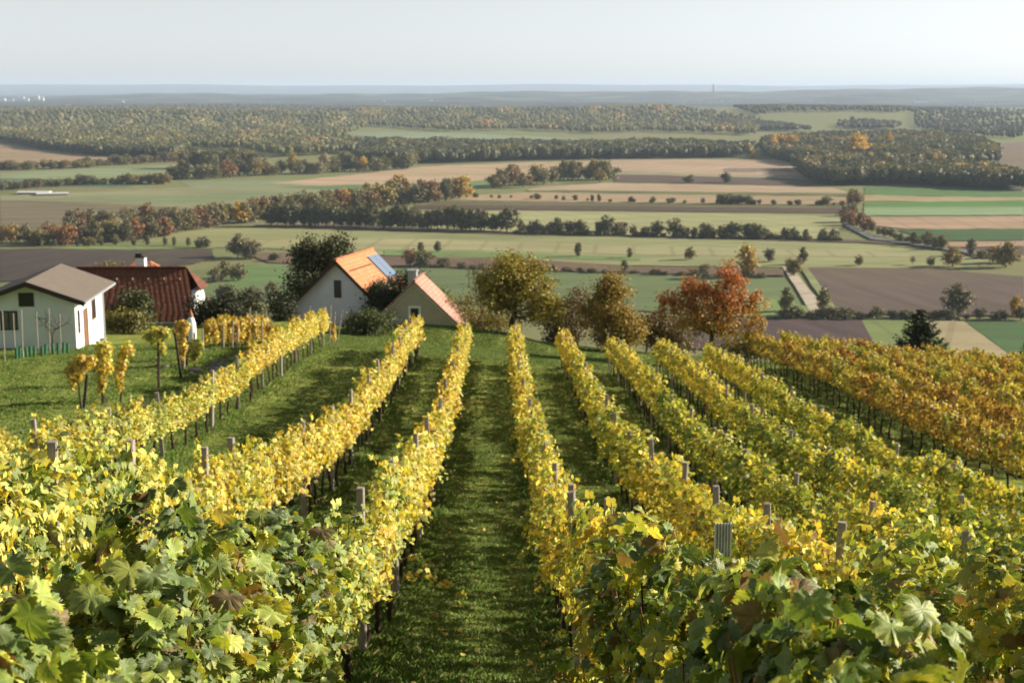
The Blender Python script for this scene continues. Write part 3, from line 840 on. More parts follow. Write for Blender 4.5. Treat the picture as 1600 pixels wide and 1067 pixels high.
POSTM = []
for k in range(6):
    o = post_mesh(k).build('vine_post', M['post']); POSTM.append(o.data); bpy.data.objects.remove(o)
for key, x, d0, d1, posts, hue, desc in ROWS:
    for i, d in enumerate(posts):
        if key == 'R1' and i == 0:
            # the ribbed metal post at the head of this row
            x, d = 1.16, 6.95
            t = empty('vine_post', (x, d, tz(x, d)), 'ribbed galvanised metal post among green leaves heading the shaded alley row', 'vine post', 'vineyard posts')
            pb = PB()
            prof = []
            nr = 5; wd = .038
            for j in range(nr * 4 + 1):
                a = -wd + 2 * wd * j / (nr * 4); prof.append((a, .007 * (1 if (j % 4) in (1, 2) else -1)))
            z0, z1 = -.2, 2.29
            fr = [(pb.P(a, b_ - .012, z0), pb.P(a, b_ - .012, z1)) for a, b_ in prof]
            bk = [(pb.P(a, b_ - .008, z0), pb.P(a, b_ - .008, z1)) for a, b_ in prof]
            for j in range(len(prof) - 1):
                pb.face([fr[j][0], fr[j + 1][0], fr[j + 1][1], fr[j][1]]); pb.face([bk[j + 1][0], bk[j][0], bk[j][1], bk[j + 1][1]])
                pb.face([fr[j][1], fr[j + 1][1], bk[j + 1][1], bk[j][1]])
            for e in (-wd - .004, wd):
                pb.box(e, e + .004, -.02, .012, z0, z1)
            me = pb.build('ribbed_profile', M['metal'], None); me.parent = t
            hk = PB()
            for zz in (1.9, 2.02, 2.12): hk.box(-.006, .006, -.03, -.02, zz, zz + .02)
            h2 = hk.build('wire_hook', M['metal'], None); h2.parent = t
            x = 1.0
            continue
        o = link('vine_post', POSTM[R.randrange(6)], None, (x + R.uniform(-.03, .03), d, tz(x, d)))
        hs = .93 if key == 'L1' and i == 0 else 1.06 if key == 'L2' and i < 4 else 1.0
        if key == 'R2' and i == 4: hs = 1.08
        if key in ('R4', 'R5', 'R3'): hs = .97
        if key == 'L3': hs = .86
        o.scale = (1.1 if d < 20 else 1.25, 1.1 if d < 20 else 1.25, hs * .95)
        o.rotation_euler = (R.uniform(-.05, .05), R.uniform(-.05, .05), R.uniform(-.3, .3))
        tag(o, '%s post, %s along %s' % ('square grey' if i % 2 else 'rough grey', ordinal(i + 1), DESC[key]), 'vine post', 'vineyard posts')
    # trellis wires
    dd = np.arange(max(d0, posts[0] - 10), d1 + .01, 1.5)
    paths = []
    for hz in (.85, 1.3, 1.75):
        paths.append((np.stack([np.full(len(dd), x), dd, terrain(np.full(len(dd), x), dd) + hz], 1), np.full(len(dd), .0022)))
    V, f = tubes(paths, 4)
    tag(link('trellis_wire', mesh_np('trellis_wire', V, [f], M['wire'])), 'thin metal trellis wires strung along %s' % DESC[key], 'trellis wire', 'trellis wires')

# ------------------------------------------------------------------ trees and bushes
def skeleton(rng, trunk_h, lobes, n, r0, wob=.12, base_low=.35):
    """lobes: (cx,cy,cz,rx,ry,rz,weight). Greedy branching from a trunk to n clump centres."""
    wts = np.array([l[6] for l in lobes], float); wts /= wts.sum()
    C = []
    while len(C) < n:
        l = lobes[rng.choice(len(lobes), p=wts)]
        v = rng.normal(0, 1, 3); v /= np.linalg.norm(v); rr = rng.random() ** .45
        p = np.array([l[0] + v[0] * l[3] * rr, l[1] + v[1] * l[4] * rr, l[2] + v[2] * l[5] * rr])
        if p[2] > trunk_h * base_low: C.append(p)
    C = np.array(C)
    tops = np.array([np.mean(C[:, 0]) * .35, np.mean(C[:, 1]) * .35, trunk_h])
    k = 6; nodes = [np.array([tops[0] * (i / (k - 1)) ** 1.5, tops[1] * (i / (k - 1)) ** 1.5, -.2 + (trunk_h + .2) * i / (k - 1)]) + (rng.normal(0, r0 * .35, 3) * np.array([1, 1, 0]) if 0 < i < k - 1 else 0) for i in range(k)]
    par = [-1] + list(range(k - 1)); first = 3
    order = np.argsort(np.linalg.norm(C - tops, axis=1))
    end = []
    for j in order:
        c = C[j]
        cand = np.array(nodes[first:]); d = np.linalg.norm(cand - c, axis=1) + .35 * np.linalg.norm(cand - tops, axis=1) + 2. * np.maximum(cand[:, 2] - c[2], 0)
        i = first + int(np.argmin(d)); a = nodes[i]
        mid = (a + c) / 2 + rng.normal(0, wob * np.linalg.norm(c - a) * .6, 3); mid[2] += .06 * np.linalg.norm(c - a)
        nodes.append(mid); par.append(i); nodes.append(c); par.append(len(nodes) - 2); end.append(len(nodes) - 1)
    N_ = len(nodes); w = np.zeros(N_)
    for e in end: w[e] += 1
    for i in range(N_ - 1, 0, -1):
        if par[i] >= 0: w[par[i]] += w[i]
    rads = r0 * (np.maximum(w, 1) / max(w[0], 1)) ** .43
    return np.array(nodes), par, rads, C


def branch_paths(nodes, par, rads):
    ch = {}
    for i, p in enumerate(par): ch.setdefault(p, []).append(i)
    paths = []; stack = [[0]]
    while stack:
        path = stack.pop()
        while True:
            c = sorted(ch.get(path[-1], []), key=lambda k: -rads[k])
            for k in c[1:]: stack.append([path[-1], k])
            if not c: break
            path.append(c[0])
        if len(path) > 1:
            rr = rads[path].copy()
            if path[0] != 0: rr[0] = min(rr[0], rr[1] * 1.25)
            else: rr[0] *= 1.5
            paths.append((nodes[path], rr))
    return paths


def clump_leaves(C, per, spread, size, rng, colfn, outward=None, flat=.75):
    n = len(C) * per
    c = np.repeat(C, per, 0)
    off = rng.normal(0, 1, (n, 3)) * np.asarray(spread) * np.array([1, 1, flat])
    pos = c + off
    nr = norm(off / np.max(spread) + np.array([0, 0, .5]) + rng.normal(0, .6, (n, 3)))
    V, Fc, _, _ = place_leaves(pos, nr, size * rng.uniform(.6, 1.35, n), 2, rng, .5, .4)
    # colours per leaf follow the order of place_leaves: recompute by position of each leaf's first vertex
    L = len(TEMPL[2][0][0])
    lead = V.reshape(-1, L, 3)[:, 0]
    col = colfn(lead, rng)
    return V, Fc, np.repeat(col, L, 0)


def palette(cols, var=.3):
    cols = np.array(cols, float)
    def fn(p, rng):
        k = rng.integers(0, len(cols), len(p)); return cols[k] * rng.uniform(1 - var, 1 + var, (len(p), 1))
    return fn


def tree(name, loc, label, cat, trunk_h, lobes, n, per, spread, size, colfn, r0=.16, seed=1, group=None, bark='bark', twigs=True, wob=.12):
    rng = np.random.default_rng(seed)
    nodes, par, rads, C = skeleton(rng, trunk_h, lobes, n, r0, wob)
    root = empty(name, loc, label, cat, group)
    V, f = tubes(branch_paths(nodes, par, np.maximum(rads, .012)), 6)
    link('trunk', mesh_np('trunk', V, [f], M[bark], smooth=True), root)
    if per:
        V, Fc, c = clump_leaves(C, per, spread, size, rng, colfn)
        link('crown', mesh_np('crown', V, Fc, M['tleaf'], col=c), root)
    return root


def at_px(px, d, h=None):
    a, _ = dirw(px, 500)
    return Vector((a * d, d, tz(a * d, d)))


OLIVE = [(.18, .165, .034), (.135, .14, .03), (.23, .19, .036), (.29, .2, .038)]
DKGREEN = [(.022, .036, .013), (.03, .048, .015), (.018, .028, .012)]
# walnut by the mound, ochre green
b = at_px(800, 92)
tree('walnut_tree', b, 'tall ochre-green tree with a round airy crown behind the grassy mound', 'tree', 2.0,
     [(.3, 0, 3.7, 2.3, 2.0, 1.9, 3), (-1.2, 0, 2.9, 1.4, 1.6, 1.4, 1.2), (2.3, 0, 1.9, 1.4, 1.5, 1.3, 1.3), (.4, 0, 2.2, 2.0, 1.7, 1.1, 1)], 165, 105, .34, .08,
     palette([(.30, .25, .034), (.21, .22, .034), (.37, .27, .04), (.16, .19, .03), (.33, .2, .04)]), .2, 3)
# bare brown shrub left of the walnut
b = at_px(752, 97)
tree('bare_shrub', b, 'bare brown twiggy shrub reaching out between the hut roof and the ochre tree', 'shrub', .7,
     [(0, 0, 2.6, 1.9, 1.5, 1.7, 2), (-.3, 0, 4.6, .9, .8, .8, .7)], 90, 7, .3, .055, palette([(.10, .065, .03), (.14, .09, .035), (.08, .07, .03)]), .07, 4, wob=.3)
b = at_px(722, 103)
tree('bush', b, 'loose yellow-green bush growing behind the pink roof of the hut', 'bush', .6, [(0, 0, 2.2, 1.8, 1.4, 1.6, 1), (1.4, 0, 1.5, 1.2, 1.2, 1.1, .6)], 60, 55, .34, .075, palette(OLIVE + [(.13, .14, .03)]), .08, 5)
b = at_px(765, 100)
tree('bush', b, 'low olive bush in front of the bare twiggy shrub beside the mound', 'bush', .4, [(0, 0, 1.2, 2.2, 1.2, 1.0, 1)], 50, 50, .33, .07, palette(OLIVE), .07, 6)
# dark bushes and the brown-green round tree
b = at_px(882, 96)
tree('bush', b, 'dark shaded bush close beside the round brown-green tree', 'bush', .6, [(0, 0, 1.5, 1.25, 1.2, 1.5, 2), (-.4, 0, .7, 1.3, 1.2, .8, 1)], 70, 62, .33, .075, palette([(.09, .07, .025), (.06, .06, .02), (.12, .075, .028)]), .09, 7)
b = at_px(903, 99)
tree('bush', b, 'russet brown bush rising behind the dark shaded bush', 'bush', .6, [(0, 0, 2.4, 1.4, 1.2, 1.9, 1)], 60, 55, .34, .075, palette([(.13, .06, .025), (.10, .055, .02), (.16, .075, .03)]), .09, 8)
b = at_px(955, 93)
tree('round_tree', b, 'rounded brown-green tree with a pointed top before the far green fields', 'tree', 1.1,
     [(0, 0, 2.2, 2.1, 1.9, 2.0, 3), (-.1, 0, 4.1, .95, .9, 1.2, .8), (.7, 0, 1.4, 1.6, 1.5, 1.2, 1)], 150, 105, .32, .08,
     palette([(.31, .22, .038), (.23, .19, .034), (.36, .22, .042), (.20, .15, .03)]), .15, 9)
b = at_px(1035, 97)
tree('bush', b, 'reddish brown bush between the round tree and the red cherry tree', 'bush', .7, [(0, 0, 1.6, 1.5, 1.3, 1.4, 2), (1.2, 0, 1.3, 1.3, 1.2, 1.1, 1)], 80, 80, .34, .075, palette([(.13, .085, .04), (.12, .075, .035), (.14, .105, .035)]), .09, 10)
b = at_px(1010, 100)
tree('bush', b, 'dull brown bush tucked in behind the rounded brown-green tree', 'bush', .6, [(0, 0, 1.7, 1.6, 1.3, 1.4, 1)], 50, 50, .36, .075, palette([(.09, .06, .025), (.13, .085, .03)]), .08, 11)


def cherry_col(p, rng):
    z = p[:, 2]; t = np.clip((z - 2.1) / 2.2 + rng.normal(0, .2, len(z)), 0, 1)[:, None]
    lo = np.array([[.44, .29, .03]]) * rng.uniform(.6, 1.2, (len(z), 1)); hi = np.array([[.43, .16, .05]]) * rng.uniform(.6, 1.35, (len(z), 1))
    c = lo * (1 - t) + hi * t
    gr = rng.random(len(z)) < .22 * (1 - t[:, 0]); c[gr] = np.array([.16, .20, .03]); return c


b = at_px(1112, 85); b.z += .15
cherry = tree('cherry_tree', b, 'spreading cherry tree turning red and orange at the end of the vine rows', 'tree', 2.0,
     [(0, 0, 3.6, 2.6, 2.2, 1.3, 3), (-2.2, 0, 4.0, 1.0, 1.0, .8, .6), (-.8, 0, 4.7, 1.2, 1.0, 1.0, .9), (1.6, 0, 3.8, 1.6, 1.4, 1.3, 1.4), (.9, 0, 5.4, .8, .8, 1.1, .6), (2.6, 0, 2.6, .9, 1.0, .8, .5), (0, 0, 2.5, 2.2, 1.8, .6, 1.2)],
     190, 50, .26, .08, cherry_col, .13, 12, wob=.1)
rng = np.random.default_rng(5)
paths = []; cc = []
for k, (x, z, h) in enumerate([(-.2, 3.9, 1.2), (.9, 4.6, 1.5), (.5, 4.5, 1.3), (-2.8, 3.7, 1.0), (-2.3, 3.8, .8), (1.5, 4.2, 1.4), (-3.0, 3.4, .7), (2.2, 3.9, .8), (-1.1, 4., .7), (.1, 4.6, .9), (3.0, 2.6, .6)]):
    t = np.linspace(0, 1, 7); pts = np.stack([x + (.22 * np.sign(x)) * t * h + rng.normal(0, .03, 7), rng.normal(0, .4) + 0 * t, z - .7 + t * (h + .35)], 1)
    paths.append((pts, np.linspace(.03, .008, 7))); cc += list(pts[2:])
V, f = tubes(paths, 5); link('branch', mesh_np('branch', V, [f], M['bark'], smooth=True), cherry)
V, Fc, c = clump_leaves(np.array(cc), 20, .12, .075, rng, cherry_col); link('shoot_leaves', mesh_np('shoot_leaves', V, Fc, M['tleaf'], col=c), cherry)
b = at_px(1150, 88)
tree('bush', b, 'yellow-green bush under the cherry tree at the corner of the orange vineyard block', 'bush', .4, [(0, 0, 1.2, 2.0, 1.2, .9, 1)], 40, 45, .33, .075, palette([(.2, .17, .02), (.13, .15, .025), (.26, .18, .025)]), .06, 13)

# big dark tree behind the white house
b = at_px(497, 117)
tree('dark_tree', b, 'tall dark green tree standing behind the white house with the orange roof', 'tree', 2.5,
     [(0, 0, 6.2, 2.7, 2.4, 3.0, 3), (-1.6, 0, 4.4, 2.2, 2.2, 2.6, 2), (1.5, 0, 8.6, 1.6, 1.5, 1.7, 1.1), (-1.0, 0, 8.6, 1.2, 1.2, 1.7, .8), (-2.4, 0, 2.2, 1.8, 1.8, 1.6, .8)], 190, 85, .44, .11,
     palette(DKGREEN + [(.04, .05, .014), (.06, .055, .016)]), .28, 14)
# bushes between the two houses
b = at_px(598, 104.2) ; b.z -= .2
tree('evergreen_bush', b, 'very dark evergreen bush filling the gap between white house and grey hut', 'bush', .6,
     [(0, 0, 2.6, 1.5, 1.2, 2.0, 3), (1.3, 2.2, 3.6, 1.3, 1.1, 1.5, 1), (-1.2, 0, 1.2, 1.1, 1.0, 1.1, 1), (2.0, 3.4, 4.0, .9, 1.0, .8, .5)], 140, 90, .34, .085, palette([(.014, .024, .009), (.02, .032, .011)]), .1, 15)
b = at_px(570, 87); b.z -= .35
tree('juniper_bush', b, 'spreading mid-green juniper bush at the foot of the grassy mound', 'bush', .4,
     [(0, 0, .75, 1.7, 1.2, .75, 2), (.6, 0, 1.35, 1.3, 1.0, .45, 1.2)], 90, 60, .28, .065, palette([(.06, .085, .02), (.04, .065, .017), (.09, .10, .025)]), .07, 16)
b = at_px(664, 104.5); b.z += 1.5
tree('climber', b, 'bright green climbing plant growing over the back of the hut roof', 'climber', 1.2,
     [(0, 0, 2.6, .7, .5, .8, 1), (1.1, .2, 1.9, .8, .5, .7, 1), (2.3, .3, .9, .9, .5, .7, 1)], 70, 40, .25, .07, palette([(.10, .12, .025), (.06, .085, .02), (.14, .14, .03)]), .06, 17)
# bushes by the houses on the left
for (px, d, lab, lobes, n, pal, nm) in [
    (213, 85, 'dense dark green bush in front of the dark red tiled roof', [(0, 0, 1.3, 1.35, 1.1, 1.35, 2), (-.7, 0, .7, 1.1, 1.0, .8, 1)], 90, [(.035, .05, .015), (.05, .065, .018), (.025, .038, .012)], 'bush'),
    (180, 82, 'small leafy olive bush at the corner of the low white cottage', [(0, 0, .6, .7, .6, .6, 1)], 30, OLIVE, 'bush'),
    (203, 81, 'small yellowish bush before the dense dark green bush', [(0, 0, .7, .75, .6, .7, 1)], 34, [(.17, .15, .03), (.12, .12, .028)], 'bush'),
    (322, 89, 'very dark clipped bush beside the white gable of the red-roofed house', [(0, 0, 1.0, 1.3, 1.0, 1.1, 1), (1.2, 0, 1.0, 1.3, 1.1, 1.15, .9)], 110, [(.016, .02, .010), (.022, .028, .012)], 'bush'),
    (380, 101, 'very dark bush nearer the white house among yellow vines', [(0, 0, 1.3, 1.5, 1.2, 1.3, 1)], 70, [(.016, .022, .010), (.025, .032, .013)], 'bush'),
    (178, 108, 'olive green treetop showing above the dark red tiled roof', [(0, 0, 4.6, 1.4, 1.2, 1.3, 1)], 60, OLIVE, 'garden_tree'),
    (240, 108, 'olive yellow treetop beside the chimney above the dark red roof', [(0, 0, 4.5, 1.1, 1.0, 1.3, 1)], 50, OLIVE, 'garden_tree'),
    (283, 112, 'thin yellowish treetop past the end of the dark red roof ridge', [(0, 0, 4.2, 1.3, 1.2, 1.0, 1)], 40, [(.16, .14, .04), (.12, .11, .035)], 'garden_tree'),
    (440, 97, 'dark ivy-like bush in the shade of the white house eaves', [(0, 0, .9, .9, .8, 1.0, 1)], 50, [(.014, .020, .009), (.02, .026, .011)], 'bush'),
]:
    b = at_px(px, d); b.z -= .1
    if d > 105: b.z = tz(b.x, d)
    tree(nm, b, lab, 'bush' if nm == 'bush' else 'tree', .5 if nm == 'bush' else 3.2, lobes, n, 55, .3, .075, palette(pal), .07, int(px))
# little bare tree in front of the low white cottage
b = ground_at(84, 549)
tree('bare_tree', b, 'small leafless crooked tree in front of the low white cottage wall', 'tree', .7, [(-.3, 0, 1.5, .8, .5, .7, 1), (.5, 0, 1.4, .6, .4, .6, .7)], 40, 0, .1, .05, palette([(.2, .1, .05)]), .05, 33, wob=.25)


# dark spruces below the orange block
def spruce(loc, label, H, W, seed):
    rng = np.random.default_rng(seed); root = empty('spruce', loc, label, 'tree', 'dark spruces')
    V, f = tubes([(np.array([[0, 0, -.3], [0, 0, H * .5], [0, 0, H]]), np.array([.2, .12, .02]))], 7)
    link('trunk', mesh_np('trunk', V, [f], M['bark'], smooth=True), root)
    P0, DIR, LEN = [], [], []
    lv = np.linspace(.12, .98, 26)
    for t in lv:
        L = W * (1 - t) ** .62 * rng.uniform(.85, 1.08); nb = int(13 - 6 * t)
        for k in range(nb):
            a = rng.uniform(0, 6.283); ll = L * rng.uniform(.75, 1.15); q = max(4, int(ll / .11))
            s_ = np.linspace(.12, 1, q); x = np.cos(a) * ll * s_; y = np.sin(a) * ll * s_; z = H * t - .28 * ll * np.sin(s_ * 2.4) + .16 * ll * s_ ** 3
            for rep in range(3):
                P0.append(np.stack([x, y, z], 1) + rng.normal(0, .05, (q, 3))); sd = rng.choice([-1, 1], q); aa = a + sd * rng.uniform(.3, 1.1, q)
                DIR.append(np.stack([np.cos(aa), np.sin(aa), rng.normal(-.2, .3, q)], 1)); LEN.append(rng.uniform(.16, .34, q) * (1.1 - .5 * s_))
    P0 = np.concatenate(P0); D = norm(np.concatenate(DIR)); L = np.concatenate(LEN)[:, None]
    up = norm(np.cross(D, rng.normal(0, 1, D.shape))); w = .045
    V = np.stack([P0 - up * w, P0 + D * L * .6 - up * w * 1.2, P0 + D * L, P0 + D * L * .6 + up * w * 1.2, P0 + up * w], 1).reshape(-1, 3)
    Fq = np.arange(len(P0))[:, None] * 5 + np.arange(5)[None]
    col = np.repeat(np.array([[.017, .028, .014]]) * rng.uniform(.6, 1.6, (len(P0), 1)), 5, 0)
    link('crown', mesh_np('crown', V, [Fq], M['tleaf'], col=col), root); return root


b = P3(1435, 560, 112); spruce((b.x, b.y, b.z - .6), 'broad dark spruce rising behind the middle of the orange vineyard block', 4.6, 2.9, 51)
b = P3(1612, 575, 112); spruce((b.x, b.y, b.z - 1.2), 'dark spruce cut by the picture edge behind the orange vineyard block', 4.0, 1.8, 52)

# ------------------------------------------------------------------ houses
# low white cottage
O = Vector((-22.58, 68.6, -9.14)); wv = (-.06, 1, 0); rv = (1, .06, 0)
house = empty('cottage', (-22.58, 68.6, -13.3), 'low white cottage with a shallow brown-grey roof beside the open lawn', 'house')
p = PB(O, rv, wv)
p.prism([(-2.12, -4.3), (2.12, -4.3), (2.12, -.88), (0, -.14), (-2.12, -.88)], 0, 6.2); p.build('wall', M['pale_green'], house)
p = PB(O, rv, wv)
p.slab([(0, -.6, 0), (0, 6.6, 0), (2.72, 6.6, -.99), (2.72, -.6, -.99)], .16); p.slab([(-.002, 6.6, 0), (-.002, -.6, 0), (-2.72, -.6, -.99), (-2.72, 6.6, -.99)], .16)
rf = p.build('roof', M['slateroof'], house)
p = PB(O, rv, wv)
for sgn in (1, -1):
    p.face([p.P(0, -.66, -.02), p.P(sgn * 2.74, -.66, -1.02), p.P(sgn * 2.74, -.66, -1.24), p.P(0, -.66, -.25)])
    p.face([p.P(0, -.62, -.02), p.P(sgn * 2.74, -.62, -1.02), p.P(sgn * 2.74, -.62, -1.24), p.P(0, -.62, -.25)])
    p.face([p.P(0, -.66, -.25), p.P(sgn * 2.74, -.66, -1.24), p.P(sgn * 2.74, -.62, -1.24), p.P(0, -.62, -.25)])
p.build('bargeboard', M['darkwood'], house)
p = PB(O, rv, wv); p.box(2.68, 2.80, -.6, 6.6, -1.14, -1.03); p.box(2.16, 2.24, 6.0, 6.08, -4.2, -1.2); p.box(2.2, 2.74, 6.0, 6.08, -1.22, -1.14); p.build('gutter', M['zinc'], house)


def window(parent, O, rv, wv, a0, a1, c0, c1, b, fw=.07, frame='darkwood', pane='dark', name='window', side=False, mull=True):
    """a window in the front wall (b is the wall's plane) or, side=True, in the right wall (a then runs back)"""
    p = PB(O, rv, wv)
    def bx(x0, x1, z0, z1, t0, t1):
        if side: p.box(b - t1 * -1 if False else b + min(t0, t1), b + max(t0, t1), x0, x1, z0, z1)
        else: p.box(x0, x1, b - max(t0, t1), b - min(t0, t1), z0, z1)
    bx(a0, a0 + fw, c0, c1, -.05, .035); bx(a1 - fw, a1, c0, c1, -.05, .035)
    bx(a0 + fw, a1 - fw, c1 - fw, c1, -.05, .035); bx(a0 + fw, a1 - fw, c0, c0 + fw, -.05, .035)
    w = p.build(name, M[frame], parent)
    p = PB(O, rv, wv); bx(a0 + fw, a1 - fw, c0 + fw, c1 - fw, -.05, .008); g_ = p.build('pane', M[pane], parent)
    loc = g_.location.copy(); g_.parent = w
    if mull:
        p = PB(O, rv, wv); m_ = (a0 + a1) / 2; bx(m_ - .025, m_ + .025, c0 + fw, c1 - fw, .01, .03); q = p.build('glazing_bar', M[frame], parent); q.parent = w
    return w


window(house, O, rv, wv, -1.45, -.62, -2.45, -1.5, 0, .06, pane='pane')
p = PB(O, rv, wv); p.box(-1.52, -.55, -.09, .02, -2.5, -2.452); p.build('window_sill', M['white'], house)
window(house, O, rv, wv, -.52, .2, -1.3, -.62, 0, .04, mull=False, name='attic_opening')
window(house, O, rv, wv, .5, .85, -2.75, -1.6, 2.12, .05, side=True, mull=False)
window(house, O, rv, wv, 3.6, 4.5, -2.6, -1.5, 2.12, .07, frame='brownwood', side=True)
window(house, O, rv, wv, 1.7, 2.6, -3.9, -1.75, 2.12, .09, frame='brownwood', pane='brownwood', name='door', side=True, mull=False)

# long house with the dark red hipped roof
HO = Vector((-20.0, 93, -11.6)); house = empty('red_roofed_house', (-24.5, 93, -17.2), 'long white house with a dark red tiled roof and one chimney', 'house')
p = PB((0, 0, 0)); p.box(-26.95, -19.45, 90.7, 95.3, -17.2, -14.3)
i = [p.P(-19.45, y, z) for y, z in ((90.7, -14.3), (95.3, -14.3), (95.3, -14.28), (94.1, -13.0), (91.9, -13.0), (90.7, -14.28))]
p.prism  # gable piece
q = PB((0, 0, 0), (0, 1, 0), (1, 0, 0))
q.prism([(90.7, -14.5), (95.3, -14.5), (95.3, -14.35), (93.95, -12.95), (92.05, -12.95), (90.7, -14.35)], -19.75, -19.44)
p.v += q.v; off = len(p.v) - len(q.v); p.f += [tuple(k + off for k in f) for f in q.f]; p.mi += q.mi
p.build('wall', M['white'], house)
p = PB((0, 0, 0))
zr = -11.6; ze = -14.67; zh = -12.85
p.slab([(-27.4, 93, zr), (-20.2, 93, zr), (-19.1, 90, ze), (-27.4, 90, ze)], .14)
p.slab([(-20.2, 93.002, zr), (-27.4, 93.002, zr), (-27.4, 96, ze), (-19.1, 96, ze)], .14)
hipa = (-19.12, 91.78, zh); hipb = (-19.12, 94.22, zh)
T = [p.P(-20.2, 93, zr + .012), p.P(*hipa), p.P(*hipb)]; B = [p.P(-20.2, 93, zr - .12), p.P(-19.12, 91.78, zh - .13), p.P(-19.12, 94.22, zh - .13)]
p.face(T, [(0, 0), (1, 1.5), (-1, 1.5)]); p.face(B[::-1])
for k in range(3): p.face([T[k], B[k], B[(k + 1) % 3], T[(k + 1) % 3]])
p.build('roof', M['tile_dark'], house)
p = PB((0, 0, 0)); p.box(-27.4, -20.25, 92.86, 93.14, zr - .02, zr + .09); p.build('ridge_tile', M['tile_dark'], house)
for k in range(7):
    x = -26.7 + k * 1.02; p = PB((0, 0, 0)); p.box(x - .05, x + .05, 92.25, 92.37, zr - .72, zr - .58); p.build('roof_vent', M['stone'], house)
p = PB((0, 0, 0)); p.box(-23.72, -23.12, 93.6, 94.2, -12.4, -11.02); ch = p.build('chimney', M['white'], house)
p = PB((0, 0, 0)); p.box(-23.78, -23.06, 93.54, 94.26, -11.02, -10.93); p.box(-23.7, -23.3, 93.6, 94.0, -10.93, -10.72); c2 = p.build('chimney_cap', M['dark'], house); c2.parent = ch
p = PB((0, 0, 0)); p.box(-27.2, -19.2, 89.88, 90.0, ze - .16, ze - .05); p.build('gutter', M['zinc'], house)
window(house, (0, 0, 0), (1, 0, 0), (0, 1, 0), -26.2, -25.0, -16.4, -15.2, 90.7, .08, frame='white')
window(house, (0, 0, 0), (1, 0, 0), (0, 1, 0), -22.4, -21.2, -16.4, -15.2, 90.7, .08, frame='white')
# a small orange roof just showing behind it
h2 = empty('outbuilding', (-25.6, 104, -17.), 'small outbuilding with an orange roof peeping above the dark red ridge', 'shed')
p = PB((0, 0, 0), (1, 0, 0), (0, 1, 0)); p.box(-27, -24.6, 103, 105, -17.5, -13.2); p.build('wall', M['white'], h2)
p = PB((0, 0, 0)); p.slab([(-26.4, 104, -12.45), (-25.2, 104, -12.45), (-24.4, 102.8, -13.25), (-27.2, 102.8, -13.25)], .1); p.slab([(-25.2, 104.002, -12.45), (-26.4, 104.002, -12.45), (-27.2, 105.2, -13.25), (-24.4, 105.2, -13.25)], .1); p.build('roof', M['tile_orange'], h2)

# white house with the orange roof
O = Vector((-11.67, 105, -12.47)); wv = (.27, .963, 0); rv = (.963, -.27, 0)
house = empty('white_house', (-11.67, 105, -18.8), 'white gabled house with a bright orange tiled roof and a solar panel', 'house')
p = PB(O, rv, wv); p.prism([(-3.85, -6.4), (2.55, -6.4), (2.55, -2.62), (0, -.17), (-3.85, -3.83)], 0, 7.0); p.build('wall', M['white_blue'], house)
p = PB(O, rv, wv); p.slab([(0, -.45, 0), (0, 7.4, 0), (3.0, 7.4, -2.85), (3.0, -.45, -2.85)], .17); p.slab([(-.002, 7.4, 0), (-.002, -.45, 0), (-5.0, -.45, -4.75), (-5.0, 7.4, -4.75)], .17)
p.build('roof', M['tile_orange'], house)
p = PB(O, rv, wv)
for e, zz in ((3.02, -2.87), (-5.02, -4.77)):
    sgn = 1 if e > 0 else -1
    a_ = [p.P(0, -.5, -.02), p.P(e, -.5, zz), p.P(e, -.5, zz - .3), p.P(0, -.5, -.32)]; b_ = [p.P(0, -.455, -.02), p.P(e, -.455, zz), p.P(e, -.455, zz - .3), p.P(0, -.455, -.32)]
    p.face(a_); p.face(b_[::-1])
    for k in range(4): p.face([a_[k], b_[k], b_[(k + 1) % 4], a_[(k + 1) % 4]])
p.build('bargeboard', M['darkwood'], house)
p = PB(O, rv, wv); p.box(-.12, .12, -.45, 7.4, -.05, .08); p.build('ridge_tile', M['tile_orange'], house)
window(house, O, rv, wv, -.36, .34, -2.95, -1.52, 0, .05, frame='white_blue', mull=False)
nx_ = Vector((2.85, 0, 3.0)).normalized()
for k in range(2):
    p = PB(O, rv, wv); b0 = 5.0 + k * 1.1; b1 = b0 + 1.04
    def sl(a, b_, up): return (a + nx_.x * up, b_, -a * .95 + nx_.z * up)
    p.slab([sl(.45, b0, .1), sl(.45, b1, .1), sl(2.5, b1, .1), sl(2.5, b0, .1)], .06); p.build('solar_panel', M['panel'], house)
for k in range(13):
    a = .95; b_ = .1 + k * .37; p = PB(O, rv, wv); p.box(a - .04, a + .04, b_ - .04, b_ + .04, -a * .95 + .0, -a * .95 + .09); p.build('snow_guard', M['darkwood'], house)
p = PB(O, rv, wv); p.slab([(2.1, 5.0, -1.95), (2.1, 7.3, -1.95), (4.4, 7.3, -2.75), (4.4, 5.0, -2.75)], .14); p.box(2.5, 4.1, 5.2, 7.1, -6, -2.75); p.build('porch', M['tile_orange'], house)

# small grey hut behind the mound
O = Vector((-5.70, 100, -13.40)); wv = (.11, 1, 0); rv = (1, -.11, 0)
house = empty('stone_hut', (-5.7, 100, -18.), 'small grey plastered hut with an old pink roof behind the grassy mound', 'hut')
p = PB(O, rv, wv); p.prism([(-2.3, -4.6), (2.95, -4.6), (2.95, -2.95), (0, -.16), (-2.3, -2.35)], 0, 3.7); p.build('wall', M['grey_render'], house)
p = PB(O, rv, wv)
p.slab([(0, -.22, 0), (0, 4.0, 0), (3.42, 4.0, -3.28), (3.42, -.22, -3.28)], .13); p.slab([(-.002, 4.0, 0), (-.002, -.22, 0), (-2.62, -.22, -2.52), (-2.62, 4.0, -2.52)], .13); p.build('roof', M['tile_old'], house)
p = PB(O, rv, wv); p.box(-.11, .11, -.22, 4.0, -.06, .07); p.build('ridge_tile', M['tile_old'], house)
p = PB(O, rv, wv)
